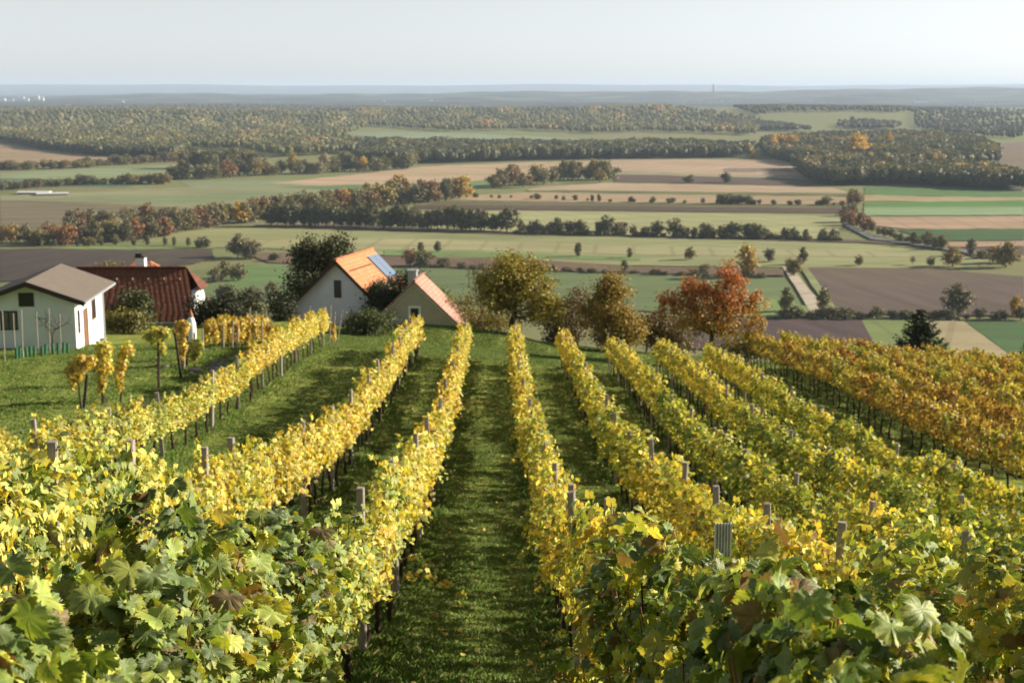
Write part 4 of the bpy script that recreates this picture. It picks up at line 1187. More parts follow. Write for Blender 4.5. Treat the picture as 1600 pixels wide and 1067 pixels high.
for e, zz in ((3.2, -3.22), (-2.5, -2.55)):
    for (b0) in (-.06,):
        a_ = [p.P(0, b0, -.17), p.P(e, b0, zz), p.P(e, b0, zz - .2), p.P(0, b0, -.37)]; b_ = [p.P(0, b0 + .055, -.17), p.P(e, b0 + .055, zz), p.P(e, b0 + .055, zz - .2), p.P(0, b0 + .055, -.37)]
        p.face(a_); p.face(b_[::-1])
        for k in range(4): p.face([a_[k], b_[k], b_[(k + 1) % 4], a_[(k + 1) % 4]])
p.build('bargeboard', M['trim'], house)
w = window(house, O, rv, wv, -.46, .46, -4.1, -1.82, 0, .17, frame='white', name='door', mull=False)
p = PB(O, rv, wv); p.box(-.72, -.12, 1.6, 2.2, -1.2, .42); ch = p.build('chimney', M['zinc'], house)
p = PB(O, rv, wv); p.box(-.78, -.06, 1.54, 2.26, .42, .52); c2 = p.build('chimney_cap', M['zinc'], house); c2.parent = ch

# ------------------------------------------------------------------ stakes, guards, young vines, lawn things
STK = []
for k in range(4):
    o = post_mesh(50 + k, .024).build('stake', M['stake']); STK.append(o.data); bpy.data.objects.remove(o)


def stake(px0, py0, px1, py1, label, mat=None, wide=1., group=None, name='stake', d=None):
    b = ground_at(px0, py0) if d is None else P3(px0, py0, d)
    top = P3(px1, py1, b.y); v = top - b
    me = STK[R.randrange(4)]
    if mat: me = me.copy(); me.materials[0] = M[mat]
    o = link(name, me, None, b); o.scale = (wide, wide, v.length / 2.35); o.rotation_euler = v.to_track_quat('Z', 'Y').to_euler()
    return tag(o, label, 'stake', group)


for k, (x0, y0, x1, y1) in enumerate([(8, 568, 3, 484), (36, 560, 33, 484), (24, 556, 21, 490), (60, 555, 57, 487), (78, 551, 76, 482), (95, 551, 93, 490)]):
    stake(x0, y0, x1, y1, 'pale thin stake on the lawn before the cottage, %s from the picture edge' % ORD[k + 1], 'stake', .8, 'pale stakes before the cottage')
GU = PB(); n = 10
ra = [GU.P(.055 * math.cos(6.283 * k / n), .055 * math.sin(6.283 * k / n), 0) for k in range(n)]; rb = [GU.P(.06 * math.cos(6.283 * k / n), .06 * math.sin(6.283 * k / n), .55) for k in range(n)]
rc = [GU.P(.05 * math.cos(6.283 * k / n), .05 * math.sin(6.283 * k / n), .55) for k in range(n)]; rd_ = [GU.P(.05 * math.cos(6.283 * k / n), .05 * math.sin(6.283 * k / n), .1) for k in range(n)]
for k in range(n):
    j = (k + 1) % n; GU.face([ra[k], ra[j], rb[j], rb[k]]); GU.face([rb[k], rb[j], rc[j], rc[k]]); GU.face([rc[k], rc[j], rd_[j], rd_[k]])
GU.face(rd_)
o = GU.build('tree_guard', M['guard']); gme = o.data; bpy.data.objects.remove(o)
for k, px in enumerate([26, 31, 36, 42, 48, 54, 66, 71, 84, 91, 99, 106]):
    b = ground_at(px, 560 - (px - 26) * .1); o = link('tree_guard', gme, None, b); o.scale = (1.25, 1.25, R.uniform(.75, 1.1)); o.rotation_euler = (R.uniform(-.08, .08), R.uniform(-.08, .08), 0)
    tag(o, 'green plastic tree guard on the lawn before the cottage, %s from the picture edge' % ORD[k + 1], 'tree guard', 'green tree guards')
for k, (x0, y0, x1, y1) in enumerate([(515, 541, 517, 478), (526, 541, 534, 484), (519, 540, 523, 487)]):
    stake(x0, y0, x1, y1, '%s in front of the white house gable' % ('upright pale stake', 'leaning pale stake', 'short thin pale stake')[k], 'stake', 1.3, 'stakes before the white house')
for k, (x0, y0, x1, y1) in enumerate([(389, 541, 391, 480), (398, 541, 400, 486), (474, 540, 484, 478), (485, 540, 486, 492)]):
    stake(x0, y0, x1, y1, '%s pale stake among the yellow vines towards the white house' % ORD[k + 1], 'stake', 1.2, 'stakes among the yellow vines')


def loose_vine(base, label, blobs, hue, trunk_top, n=150, size=.085, seed=1, post=None):
    """a free-standing young vine: blobs in local metres (x,y,z,rx,rz)"""
    rng = np.random.default_rng(seed); root = empty('young_vine', base, label, 'young vine', 'young vines on the lawn')
    P_, N_ = [], []
    for (x, y, z, rx, rz) in blobs:
        m = int(n * rx * rz / .12); v = norm(rng.normal(0, 1, (m, 3))); rr = 1 - np.abs(rng.normal(0, .3, (m, 1)))
        P_.append(np.array([x, y, z]) + v * rr * np.array([rx, rx * .9, rz])); N_.append(v + np.array([0, 0, .3]))
    P_ = np.concatenate(P_); V, Fc, C, U = place_leaves(P_, norm(np.concatenate(N_)), rng.uniform(size * .7, size * 1.2, len(P_)), 2, rng)
    f = link('foliage', mesh_np('foliage', V, Fc, M['leaf'], col=C, uv=U), root); f.color = (hue, .4, 0, 1)
    t = np.linspace(0, 1, 6); pts = np.stack([trunk_top[0] * t + rng.normal(0, .015, 6), 0 * t, -.1 + (trunk_top[1] + .1) * t], 1)
    V, fq = tubes([(pts, np.linspace(.035, .018, 6))], 6); link('trunk', mesh_np('trunk', V, [fq], M['vinebark'], smooth=True), root)
    return root


def mpp(b): return b.y / 2257.


YV = [  # base px, blobs px (x, y, rx, ry), hue, label
    ((127, 638), [(118, 578, 13, 20), (130, 566, 14, 14), (140, 562, 12, 9), (110, 585, 8, 12)], .42, 'golden young vine arching at the outer end of the young row'),
    ((160, 632), [(162, 545, 12, 16), (160, 572, 14, 18), (158, 592, 9, 14)], .50, 'tall yellow-green young vine joined to the arching golden one'),
    ((188, 630), [(200, 546, 10, 13), (192, 562, 8, 16), (187, 585, 7, 18)], .48, 'slender leaning young vine standing alone on the lawn'),
    ((247, 606), [(246, 522, 15, 13), (236, 527, 10, 9), (258, 520, 8, 10)], .60, 'young vine with a flat bushy head on a tall dark post'),
    ((286, 578), [(280, 516, 9, 16), (290, 512, 7, 14), (284, 540, 8, 16)], .36, 'orange-gold young vine on a leaning dark post'),
    ((304, 576), [(304, 545, 11, 16), (300, 560, 7, 10), (311, 538, 7, 10)], .62, 'yellow-green young vine beside the white garden pillar'),
]
for k, (bp, blobs, hue, lab) in enumerate(YV):
    b = ground_at(*bp); bl = []
    for (x, y, rx, ry) in blobs:
        q = P3(x, y, b.y) - b; bl.append((q.x, R.uniform(-.1, .1), q.z, rx * mpp(b) * 1.2, ry * mpp(b) * 1.15))
    q = bl[-1]; bl.append((q[0] * .7, 0, q[2] * .72, q[3] * .7, q[4] * .9))
    loose_vine(b, lab, bl, hue, (bl[0][0] * .6, bl[0][2]), seed=60 + k)
for k, (x0, y0, x1, y1, m_, lab) in enumerate([(131, 637, 135, 585, 'postdark', 'dark post under the arching golden young vine'), (161, 631, 163, 575, 'postdark', 'dark post under the tall yellow-green young vine'), (248, 605, 247, 520, 'postdark', 'tall black post carrying the flat bushy young vine'),
                                           (283, 592, 272, 520, 'postdark', 'leaning black post of the orange-gold young vine'), (287, 577, 286, 508, 'post', 'grey weathered post behind the orange-gold young vine'), (305, 566, 303, 520, 'stake', 'pale post in the yellow-green young vine by the pillar'), (292, 572, 292, 520, 'postdark', 'short dark post close behind the leaning black one')]):
    stake(x0, y0, x1, y1, lab, m_, 1.9, 'posts of the young vine row', 'vine_post')
# yellow columns of vine near the houses
for k, (px, py, top, w_, hue) in enumerate([(326, 546, 497, 9, .40), (334, 546, 494, 7, .38), (347, 544, 489, 9, .40), (356, 543, 488, 8, .42), (367, 543, 490, 8, .38), (378, 542, 494, 8, .42), (388, 541, 489, 9, .40), (399, 541, 490, 10, .42), (408, 541, 490, 9, .40), (417, 541, 495, 7, .33), (520, 540, 500, 6, .38), (424, 542, 508, 5, .25)]):
    b = ground_at(px, py); m = mpp(b); h = (py - top) * m
    loose_vine(b, 'yellow column of vine by the houses, %s counted from the white pillar' % ORD[k + 1], [(0, 0, h * .75, w_ * m, h * .27), (R.uniform(-.1, .1), 0, h * .42, w_ * m * .85, h * .3)], hue, (0, h * .7), n=150, seed=90 + k)
for k, (x0, y0, x1, y1) in enumerate([(349, 546, 349, 505), (363, 545, 364, 500), (371, 545, 371, 512), (318, 548, 317, 515), (410, 543, 409, 500)]):
    stake(x0, y0, x1, y1, 'pale post between the yellow vine columns, %s counted from the white pillar' % ORD[k + 1], 'stake', 1.5, 'posts between the yellow vine columns')
# white rounded garden pillar
b = ground_at(301, 562); m = mpp(b)
root = empty('garden_pillar', b, 'white rounded garden pillar with a small pointed cap near the yellow vines', 'pillar')


def lathe(prof, n=14):
    V = []; Fq = []
    for (r_, z) in prof:
        for k in range(n): V.append((r_ * math.cos(6.283 * k / n), r_ * math.sin(6.283 * k / n), z))
    for i in range(len(prof) - 1):
        for k in range(n): Fq.append((i * n + k, i * n + (k + 1) % n, (i + 1) * n + (k + 1) % n, (i + 1) * n + k))
    return np.array(V), np.array(Fq)


V, f = lathe([(.0, 0), (.15, 0), (.17, .3), (.20, .7), (.22, 1.2), (.21, 1.6), (.15, 1.85), (.10, 1.95), (.0, 1.96)]); link('shaft', mesh_np('shaft', V, [f], M['white'], smooth=True), root)
V, f = lathe([(.0, 1.94), (.10, 1.94), (.115, 2.02), (.06, 2.15), (.0, 2.32)]); link('cap', mesh_np('cap', V, [f], M['orangepaint'], smooth=True), root)
# stones by the young vines
for k, (px, py, w_) in enumerate([(306, 580, .3), (258, 574, .22), (298, 584, .16), (316, 588, .2)]):
    b = ground_at(px, py); rng = np.random.default_rng(k); V, f = lathe([(.0, -.1), (.8, -.05), (1., .25), (.85, .55), (.45, .75), (.0, .8)], 9); V = V * (1 + rng.normal(0, .09, (len(V), 1))) * w_ * np.array([1, .8, .7])
    o = link('boulder', mesh_np('boulder', V, [f], M['stone']), None, b); tag(o, ['largest pale boulder by the white garden pillar', 'flat boulder lying alone beyond the tall black post', 'small boulder at the foot of the leaning black post', 'small boulder beside the bend of the path'][k], 'boulder', 'boulders on the lawn')
# path
pp = [(352, 600, 26), (343, 588, 24), (338, 577, 24), (342, 568, 26), (356, 562, 30), (374, 557, 30), (392, 552, 26)]
L, Rr = [], []
for (x, y, w_) in pp:
    L.append(ground_at(x - w_ / 2, y)); Rr.append(ground_at(x + w_ / 2, y))
V = []
for k in range(len(pp) - 1):
    for t in np.linspace(0, 1, 6)[:(6 if k == len(pp) - 2 else 5)]:
        l = L[k].lerp(L[k + 1], t); r_ = Rr[k].lerp(Rr[k + 1], t)
        for u in np.linspace(0, 1, 5):
            q = l.lerp(r_, u); V.append((q.x, q.y, tz(q.x, q.y) + .035))
n = len(V) // 5
Fq = [(i * 5 + k, i * 5 + k + 1, i * 5 + k + 6, i * 5 + k + 5) for i in range(n - 1) for k in range(4)]
me = mesh_np('path', V, [np.array(Fq)], M['asphalt'], smooth=True)
if sum(p.normal.z for p in me.polygons) < 0: me.flip_normals()
tag(link('path', me), kind='structure')

# ------------------------------------------------------------------ trees of the plain
def far_tree(kind, seed):
    """one mesh, unit height 10 m: trunk, limbs and many leaf clumps"""
    rng = np.random.default_rng(300 + seed)
    shape = {'round': ([(0, 0, 5.7, 3.6, 3.6, 3.9, 3), (1.5, 0, 4.2, 2.7, 2.7, 3.2, 1), (-1.6, .5, 4.3, 2.7, 2.6, 3.2, 1)], 1.5, 60),
             'tall': ([(0, 0, 5.2, 2.5, 2.5, 4.4, 3), (.4, 0, 8., 1.5, 1.5, 1.8, 1)], 2.2, 55),
             'poplar': ([(0, 0, 5.6, 1.4, 1.4, 4.2, 1)], 1.5, 45),
             'bush': ([(0, 0, 3.6, 4.6, 4.2, 3.4, 2), (2.4, 0, 3., 3., 3., 2.6, 1), (-2.6, 0, 4.6, 2.8, 2.8, 3.2, 1)], .6, 60),
             'sparse': ([(0, 0, 6.2, 3.6, 3.4, 3.2, 1)], 2.4, 60),
             'lobed': ([(1.9, 0, 5.6, 2.4, 2.3, 3.2, 1.2), (-1.8, 0, 4.8, 2.6, 2.5, 3.2, 1.2), (.1, 0, 7.8, 1.8, 1.7, 1.9, .7), (0, 0, 3., 2.6, 2.6, 1.8, .7)], 1.8, 64)}[kind]
    lobes, th, n = shape
    nodes, par, rads, C = skeleton(rng, th, lobes, n, .28, .15)
    Vt, ft = tubes(branch_paths(nodes, par, np.maximum(rads, .05)), 4)
    per = 22 if kind != 'sparse' else 6
    Vl, Fl, cl = clump_leaves(C, per, .7, .44, rng, lambda p, r_: np.clip(np.repeat(r_.uniform(.6, 1.35, (len(p), 1)), 3, 1) * np.array([[1, 1, 1]]) + r_.normal(0, .07, (len(p), 3)), .3, 1.8))
    V = np.concatenate([Vl, Vt]); c = np.concatenate([cl, np.tile([[.25, .22, .2]], (len(Vt), 1))])
    return mesh_np('far_tree', V, [Fl[0], ft + len(Vl)], M['tleaf'], col=c)


FT = {k: [far_tree(k, 10 * i + j) for j in range(n)] for i, (k, n) in enumerate([('round', 4), ('tall', 3), ('poplar', 2), ('bush', 4), ('sparse', 2), ('lobed', 3)])}
PAL = {'dark': [(.10, .10, .04), (.08, .082, .034), (.115, .11, .044)], 'autumn': [(.23, .14, .065), (.20, .15, .065), (.26, .14, .06), (.17, .145, .065), (.30, .21, .07), (.16, .14, .07), (.20, .115, .06)],
       'olive': [(.19, .165, .055), (.16, .15, .055), (.23, .185, .065), (.14, .13, .05)], 'pale': [(.27, .235, .13), (.22, .205, .12), (.19, .175, .085)], 'gold': [(.52, .34, .055), (.44, .30, .055), (.36, .28, .065)], 'grey': [(.16, .14, .08), (.19, .16, .09), (.135, .125, .07)],
       'rust': [(.26, .125, .055), (.29, .14, .055), (.22, .115, .055)]}
n_far = 0


def plain_tree(px, py, hpx, kinds, pal, label, group=None, cat='tree', name='plain_tree', wide=1.):
    global n_far
    b = on_plain(px, py, PLAIN - .6)
    k = R.choice(kinds); h = hpx * b.y / 2257.
    o = link(name, R.choice(FT[k]), None, b); sc = h * 1.12 / (9.6 if k != 'bush' else 7.6)
    o.scale = (sc * wide * R.uniform(.9, 1.15),) * 2 + (sc,); o.rotation_euler = (0, 0, R.uniform(0, 6.28))
    c = R.choice(PAL[pal]); v = R.uniform(.85, 1.18); o.color = (c[0] * v, c[1] * v, c[2] * v, 1)
    n_far += 1
    return tag(o, label, cat, group)


CW = {'dark': 'dark-green', 'autumn': 'russet', 'olive': 'olive', 'pale': 'pale', 'gold': 'golden', 'grey': 'grey-brown', 'rust': 'rusty'}
KW = {'round': 'round', 'tall': 'slim', 'poplar': 'columnar', 'bush': 'bushy', 'sparse': 'thin', 'lobed': 'broad'}


def line(pts, n, h, kinds, pals, where, jx=3., jy=1.5, cat='tree', name='plain_tree', gaps=(), wide=1.):
    pts = np.array(pts, float); seg = np.concatenate([[0], np.cumsum(np.hypot(*np.diff(pts, axis=0).T))])
    for i in range(n):
        t = (i + .5) / n * seg[-1]
        x = np.interp(t, seg, pts[:, 0]) + R.uniform(-jx, jx); y = np.interp(t, seg, pts[:, 1]) + R.uniform(-jy, jy)
        if any(a < x < b for a, b in gaps): continue
        pal = R.choice(pals); k = R.choice(kinds)
        plain_tree(x, y, R.uniform(*h), [k], pal, '%s %s %s, %s from the %s' % (CW[pal], KW[k], cat, ordinal(i + 1), where), 'trees: ' + where, cat, name, wide)


line([(418, 353), (500, 354), (640, 359), (800, 363)], 31, (25, 36), ['round', 'lobed', 'lobed', 'round', 'tall'], ['dark'], 'start of the dense dark tree line', 3, .9, wide=.92)
line([(806, 364), (950, 367), (1100, 372), (1310, 375)], 26, (14, 28), ['round', 'bush', 'lobed', 'bush'], ['dark', 'dark', 'grey'], 'start of the gappy dark line past the ochre tree', 6, .8)
line([(800, 366), (1000, 370), (1160, 374), (1320, 377)], 34, (5, 9), ['bush'], ['dark', 'grey'], 'start of the low hedge under the gappy tree line', 4, .5, 'shrub', 'hedge_shrub', wide=1.5)
line([(735, 309), (830, 311), (960, 316), (1130, 319), (1320, 321)], 30, (4, 9), ['bush', 'round'], ['dark', 'grey', 'dark'], 'start of the thin shrub line between the tan fields', 8, .6, 'shrub', 'hedge_shrub')
line([(1116, 319), (1175, 320)], 5, (12, 16), ['bush', 'round'], ['dark'], 'start of the dark clump amid the tan fields', 4, .5)
for k, (x, y, h, kd, pl) in enumerate([(925, 316, 10, 'poplar', 'dark'), (936, 316, 11, 'poplar', 'dark'), (1290, 321, 13, 'bush', 'dark'), (1317, 323, 9, 'bush', 'autumn'), (1135, 286, 15, 'bush', 'grey'), (1077, 286, 12, 'bush', 'grey')]):
    plain_tree(x, y, h, [kd], pl, '%s %s tree %s' % (CW[pl], KW[kd], ['first of two columns in the thin shrub line', 'second of two columns in the thin shrub line', 'standing large near the end of the thin shrub line', 'last in the thin shrub line by the road', 'alone in the dark ploughed strip by the woods', 'small in the dark ploughed strip by the woods'][k]), 'small trees on the tan fields')
line([(0, 381), (70, 381), (180, 377), (260, 368), (340, 352)], 30, (20, 32), ['round', 'bush', 'lobed', 'tall'], ['autumn', 'rust', 'autumn', 'olive', 'grey'], 'picture edge in the red wood above the dark field', 4, 3)
line([(100, 362), (180, 354), (250, 350), (320, 348)], 13, (22, 32), ['round', 'lobed', 'sparse'], ['pale', 'grey', 'autumn'], 'picture edge in the pale row behind the red wood', 4, 2)
line([(60, 386), (150, 385), (250, 384), (335, 388)], 12, (9, 18), ['poplar', 'bush', 'tall'], ['grey', 'dark', 'olive'], 'picture edge along the dark ploughed field rim', 8, 1)
line([(330, 351), (400, 346), (480, 337), (560, 328), (640, 320), (722, 309)], 34, (22, 34), ['round', 'lobed', 'tall', 'bush'], ['autumn', 'olive', 'grey', 'autumn', 'gold'], 'low end of the slanting wood above the tree line', 4, 3)
line([(390, 338), (470, 328), (560, 318), (660, 309)], 18, (20, 28), ['round', 'lobed', 'tall'], ['olive', 'pale', 'autumn', 'gold'], 'low end of the back row in the slanting wood', 4, 2)
plain_tree(624, 306, 30, ['round'], 'gold', 'large olive-yellow round tree standing above the slanting autumn wood')
line([(280, 264), (340, 263), (400, 262)], 12, (22, 28), ['round', 'tall'], ['olive', 'grey', 'dark'], 'picture edge in the grove below the big woods', 3, 1)
line([(265, 279), (300, 280), (350, 278), (420, 274), (520, 270), (600, 266), (655, 259)], 34, (14, 28), ['round', 'bush', 'tall', 'lobed'], ['olive', 'gold', 'grey', 'dark', 'pale', 'autumn'], 'near end of the grove by the big tan field', 4, 2)
line([(0, 266), (90, 264), (180, 258), (275, 252)], 30, (8, 15), ['bush', 'round'], ['olive', 'grey', 'autumn', 'olive'], 'picture edge in the thin hedge under the brown field', 6, 1, 'shrub', 'hedge_shrub', wide=1.35)
line([(0, 298), (70, 292), (170, 288), (260, 288)], 28, (8, 17), ['bush', 'round'], ['olive', 'olive', 'grey', 'autumn'], 'picture edge in the hedge behind the farm building', 5, 1, 'shrub', 'hedge_shrub', wide=1.3)
line([(770, 294), (830, 290), (890, 283), (955, 283)], 17, (16, 30), ['round', 'bush', 'lobed'], ['gold', 'pale', 'olive', 'grey', 'autumn'], 'gold end of the grove before the dark woods', 4, 3)
line([(1336, 303), (1333, 325), (1325, 348), (1345, 358), (1380, 370), (1430, 382), (1475, 392)], 20, (10, 22), ['bush', 'round', 'lobed'], ['olive', 'grey', 'dark', 'autumn'], 'far end of the trees along the country road', 4, 1)
line([(1212, 499), (1300, 498), (1400, 499), (1500, 500), (1600, 501)], 20, (7, 20), ['bush', 'bush', 'round'], ['dark', 'grey', 'dark'], 'cherry tree along the hedge below the ploughed field', 7, 1, 'shrub', 'hedge_shrub', wide=1.4)
line([(640, 418), (720, 420), (900, 426), (1060, 432), (1200, 436)], 26, (6, 11), ['bush'], ['dark', 'grey', 'dark'], 'hut chimney along the dark hedge rim', 8, 1, 'shrub', 'hedge_shrub', wide=1.7)
for k, (x, y, h, kd, pl, lab) in enumerate([
    (903, 402, 20, 'tall', 'dark', 'small dark tree standing alone in the meadow above the ochre tree'), (984, 404, 15, 'tall', 'olive', 'tiny olive tree in the meadow next to the small dark one'), (1078, 407, 19, 'round', 'olive', 'small round olive tree in the meadow above the cherry'),
    (1168, 434, 46, 'tall', 'gold', 'golden tree showing just beside the red cherry top'), (1202, 410, 22, 'round', 'grey', 'round greyish tree in the meadow beyond the golden one'), (1240, 432, 30, 'round', 'olive', 'olive tree on the bare pale bank'),
    (1254, 414, 24, 'tall', 'dark', 'slim dark tree on the meadow rim above the pale bank'), (1342, 416, 16, 'round', 'olive', 'small olive tree on the rim above the ploughed field'), (1426, 415, 14, 'sparse', 'grey', 'small thin tree on the rim above the ploughed field'),
    (1454, 417, 15, 'round', 'grey', 'small round grey-brown tree on the ploughed field rim'), (1488, 418, 30, 'round', 'olive', 'larger olive tree at the meadow end above the ploughed field'), (1518, 400, 24, 'tall', 'grey', 'greyish tree before the brown strip near the picture edge'),
    (1534, 405, 14, 'bush', 'olive', 'low olive bush before the brown strip near the picture edge'), (1572, 418, 36, 'lobed', 'olive', 'broad olive tree above the brown field at the picture edge'), (657, 394, 14, 'tall', 'grey', 'first thin tree in the meadow above the hut chimney'),
    (684, 395, 16, 'tall', 'grey', 'second thin tree in the meadow above the hut chimney'), (1495, 492, 44, 'lobed', 'grey', 'broad bare-looking tree standing in the ploughed field hedge'), (1585, 497, 32, 'poplar', 'gold', 'small golden tree in the hedge at the picture edge'),
    (1286, 492, 38, 'poplar', 'olive', 'slim olive tree at the foot of the pale bank'), (1228, 488, 34, 'tall', 'olive', 'slim tree in the green patch left of the pale bank'), (976, 426, 18, 'tall', 'olive', 'small olive tree on the brown strip above the round tree'),
    (641, 417, 26, 'round', 'autumn', 'lone russet tree on the brown strip above the hut'), (662, 417, 24, 'bush', 'olive', 'olive bush beside the russet tree on the brown strip'), (692, 418, 14, 'bush', 'dark', 'low dark bush on the brown strip above the hut'),
    (372, 402, 32, 'lobed', 'pale', 'pale tree behind the cottage roofs at the field corner'), (392, 404, 26, 'bush', 'grey', 'grey-brown bush next to the pale tree behind the roofs'), (353, 436, 26, 'tall', 'olive', 'olive tree behind the end of the dark red roof'),
    (338, 442, 22, 'bush', 'grey', 'grey-brown bush just past the dark red roof end'), (372, 440, 26, 'round', 'pale', 'pale round bush between red roof and white house'), (398, 472, 22, 'bush', 'grey', 'grey-brown bush behind the yellow vine columns'),
    (424, 466, 24, 'lobed', 'olive', 'olive tree beside the white house eaves'), (352, 470, 24, 'bush', 'olive', 'olive bush behind the very dark clipped bush'), (428, 408, 12, 'bush', 'dark', 'low dark bush on the brown strip by the dark tree'),
    (1560, 412, 26, 'bush', 'olive', 'bushy olive tree beside the broad one at the picture edge'), (1466, 388, 18, 'bush', 'grey', 'grey-brown bush where the country road leaves the trees'), (1100, 430, 16, 'bush', 'grey', 'grey bush behind the cherry top on the hedge rim')]):
    plain_tree(x, y, h, [kd], pl, lab)
# golden trees at the rim of the woods
for k, (x, y, h) in enumerate([(1208, 238, 24), (1222, 237, 25), (1238, 237, 24), (1262, 250, 20), (1296, 252, 20), (1338, 252, 38), (1346, 250, 34), (1388, 236, 24), (1466, 264, 24), (1360, 262, 20), (1408, 276, 16), (1345, 280, 18), (1330, 278, 17), (1280, 236, 18), (1278, 281, 9), (1176, 248, 10)]):
    plain_tree(x, y, h, ['round', 'lobed', 'tall'] if k < 14 else ['bush'], 'gold', 'golden autumn tree, %s along the dark woods by the country road' % ORD[k + 1], 'golden trees in the woods', wide=.9)


# ------------------------------------------------------------------ far woods, each one mass
def ico():
    t = (1 + 5 ** .5) / 2
    v = norm(np.array([(-1, t, 0), (1, t, 0), (-1, -t, 0), (1, -t, 0), (0, -1, t), (0, 1, t), (0, -1, -t), (0, 1, -t), (t, 0, -1), (t, 0, 1), (-t, 0, -1), (-t, 0, 1)], float))
    f = np.array([(0, 11, 5), (0, 5, 1), (0, 1, 7), (0, 7, 10), (0, 10, 11), (1, 5, 9), (5, 11, 4), (11, 10, 2), (10, 7, 6), (7, 1, 8), (3, 9, 4), (3, 4, 2), (3, 2, 6), (3, 6, 8), (3, 8, 9), (4, 9, 5), (2, 4, 11), (6, 2, 10), (8, 6, 7), (9, 8, 1)])
    return v, f


IV, IF = ico()


def inside(poly, x, y):
    poly = np.array(poly, float); r = np.zeros(len(x), bool); j = len(poly) - 1
    for i in range(len(poly)):
        xi, yi = poly[i]; xj, yj = poly[j]
        r ^= ((yi > y) != (yj > y)) & (x < (xj - xi) * (y - yi) / (yj - yi + 1e-9) + xi); j = i
    return r


def wood(polys, n_per, h, pal, weights, label, seed, tuft=20):
    """crowns scattered evenly over outlines of the ground they stand on"""
    rng = np.random.default_rng(seed); X, Y = [], []
    for poly in polys:
        p = np.array(poly, float); x0, y0 = p.min(0); x1, y1 = p.max(0)
        n = int((x1 - x0) * (y1 - y0) * n_per * 4.4); x = rng.uniform(x0, x1, n); y = rng.uniform(y0, y1, n)
        k = inside(poly, x, y); X.append(x[k]); Y.append(y[k])
    X = np.concatenate(X); Y = np.concatenate(Y); n = len(X)
    B = np.array([on_plain(a, b_) for a, b_ in zip(X, Y)]); B[:, 2] = terrain(B[:, 0], B[:, 1])
    hh = (.65 * (h[0] + h[1]) / 2 + .35 * rng.uniform(*h, n)) * .94; cw = hh * rng.uniform(.20, .36, n) * np.clip(B[:, 1] / 2600, 1, 2.2) ** .7
    pal = np.array(pal); cum = np.cumsum(np.array(weights) / sum(weights))
    lowf = np.array([mnoise.noise((a / 46., b_ / 9., seed * 3.)) + .6 * mnoise.noise((a / 15., b_ / 4., seed * 5.)) for a, b_ in zip(X, Y)])
    q = np.argsort(np.argsort(lowf + rng.normal(0, .22, n))) / n
    hh = hh * (1 + .22 * np.clip(lowf, -1, 1))
    pc = pal[np.minimum(np.searchsorted(cum, q), len(pal) - 1)] * rng.uniform(.86, 1.14, (n, 1)) * (1 + .3 * np.clip(lowf[:, None], -1, 1))
    # crown cores
    noise = rng.uniform(.72, 1.2, (n, 12, 1))
    core = IV[None] * noise * np.stack([cw, cw, hh * .42], 1)[:, None] * .86 + B[:, None] + np.array([0, 0, 1.])[None, None] * (hh * .56)[:, None, None]
    fc = (IF[None] + (np.arange(n) * 12)[:, None, None]).reshape(-1, 3)
    # ragged leaf sprays all over
    d = norm(rng.normal(0, 1, (n, tuft, 3))); d[..., 2] = np.abs(d[..., 2]) * .9 - .25
    c = B[:, None] + np.array([0, 0, 1.]) * (hh * .56)[:, None, None] + d * rng.uniform(.75, 1.12, (n, tuft, 1)) * np.stack([cw, cw, hh * .46], 1)[:, None]
    u = norm(rng.normal(0, 1, (n, tuft, 3))); v = norm(np.cross(u, rng.normal(0, 1, (n, tuft, 3)))); s_ = (hh * .085)[:, None, None] * rng.uniform(.6, 1.5, (n, tuft, 1))
    Q = np.stack([c - u * s_, c + v * s_, c + u * s_, c - v * s_], 2).reshape(-1, 3)
    fq = np.arange(n * tuft)[:, None] * 4 + np.arange(4)[None] + n * 12
    col = np.concatenate([np.repeat(pc * .9, 12, 0), np.repeat((pc[:, None] * rng.uniform(.82, 1.2, (n, tuft, 1))).reshape(-1, 3), 4, 0)])
    for poly in (polys if seed in (2, 5, 6) else []):
        fl = field(poly, (104, 104, 74), 62 + seed, name='forest_floor')
    o = link('woodland', mesh_np('woodland', np.concatenate([core.reshape(-1, 3), Q]), [fc, fq], M['tleaf'], col=col))
    return tag(o, label, 'woodland', kind='stuff')


W_GREEN = [(.14, .15, .065), (.165, .165, .07), (.20, .19, .08), (.25, .22, .095), (.36, .26, .08), (.25, .16, .075)]
W_DARK = [(.085, .095, .045), (.10, .105, .048), (.125, .125, .055), (.2, .165, .065)]
wood([[(0, 178), (120, 176), (300, 178), (470, 186), (590, 192), (560, 206), (530, 214), (560, 226), (560, 240), (440, 246), (380, 236), (300, 232), (275, 244), (160, 244), (70, 234), (0, 222)]], .042, (15, 22), W_GREEN, [4, 4, 3, 2, .18, .2], 'broad green wood covering the rise beyond the brown field', 1)
wood([[(0, 222), (70, 234), (160, 244), (278, 246), (275, 238), (160, 234), (60, 222), (0, 212)]], .08, (17, 22), W_DARK, [3, 3, 2, .3], 'dark front edge of the broad green wood', 2)
wood([[(0, 168), (300, 167), (560, 168), (800, 171), (1000, 171), (1000, 178), (760, 178), (560, 182), (300, 178), (0, 178)]], .06, (16, 22), [(.11, .10, .05), (.15, .11, .05), (.09, .09, .045)], [3, 1, 2], 'long brownish wooded skyline behind the broad green wood', 3)
wood([[(560, 180), (760, 178), (1000, 182), (1190, 196), (1180, 212), (1000, 206), (940, 210), (820, 204), (700, 206), (600, 200), (540, 200)]], .05, (15, 21), W_GREEN, [4, 3, 2, 2, .4, .4], 'mottled wood with golden edges behind the pale meadow', 4)
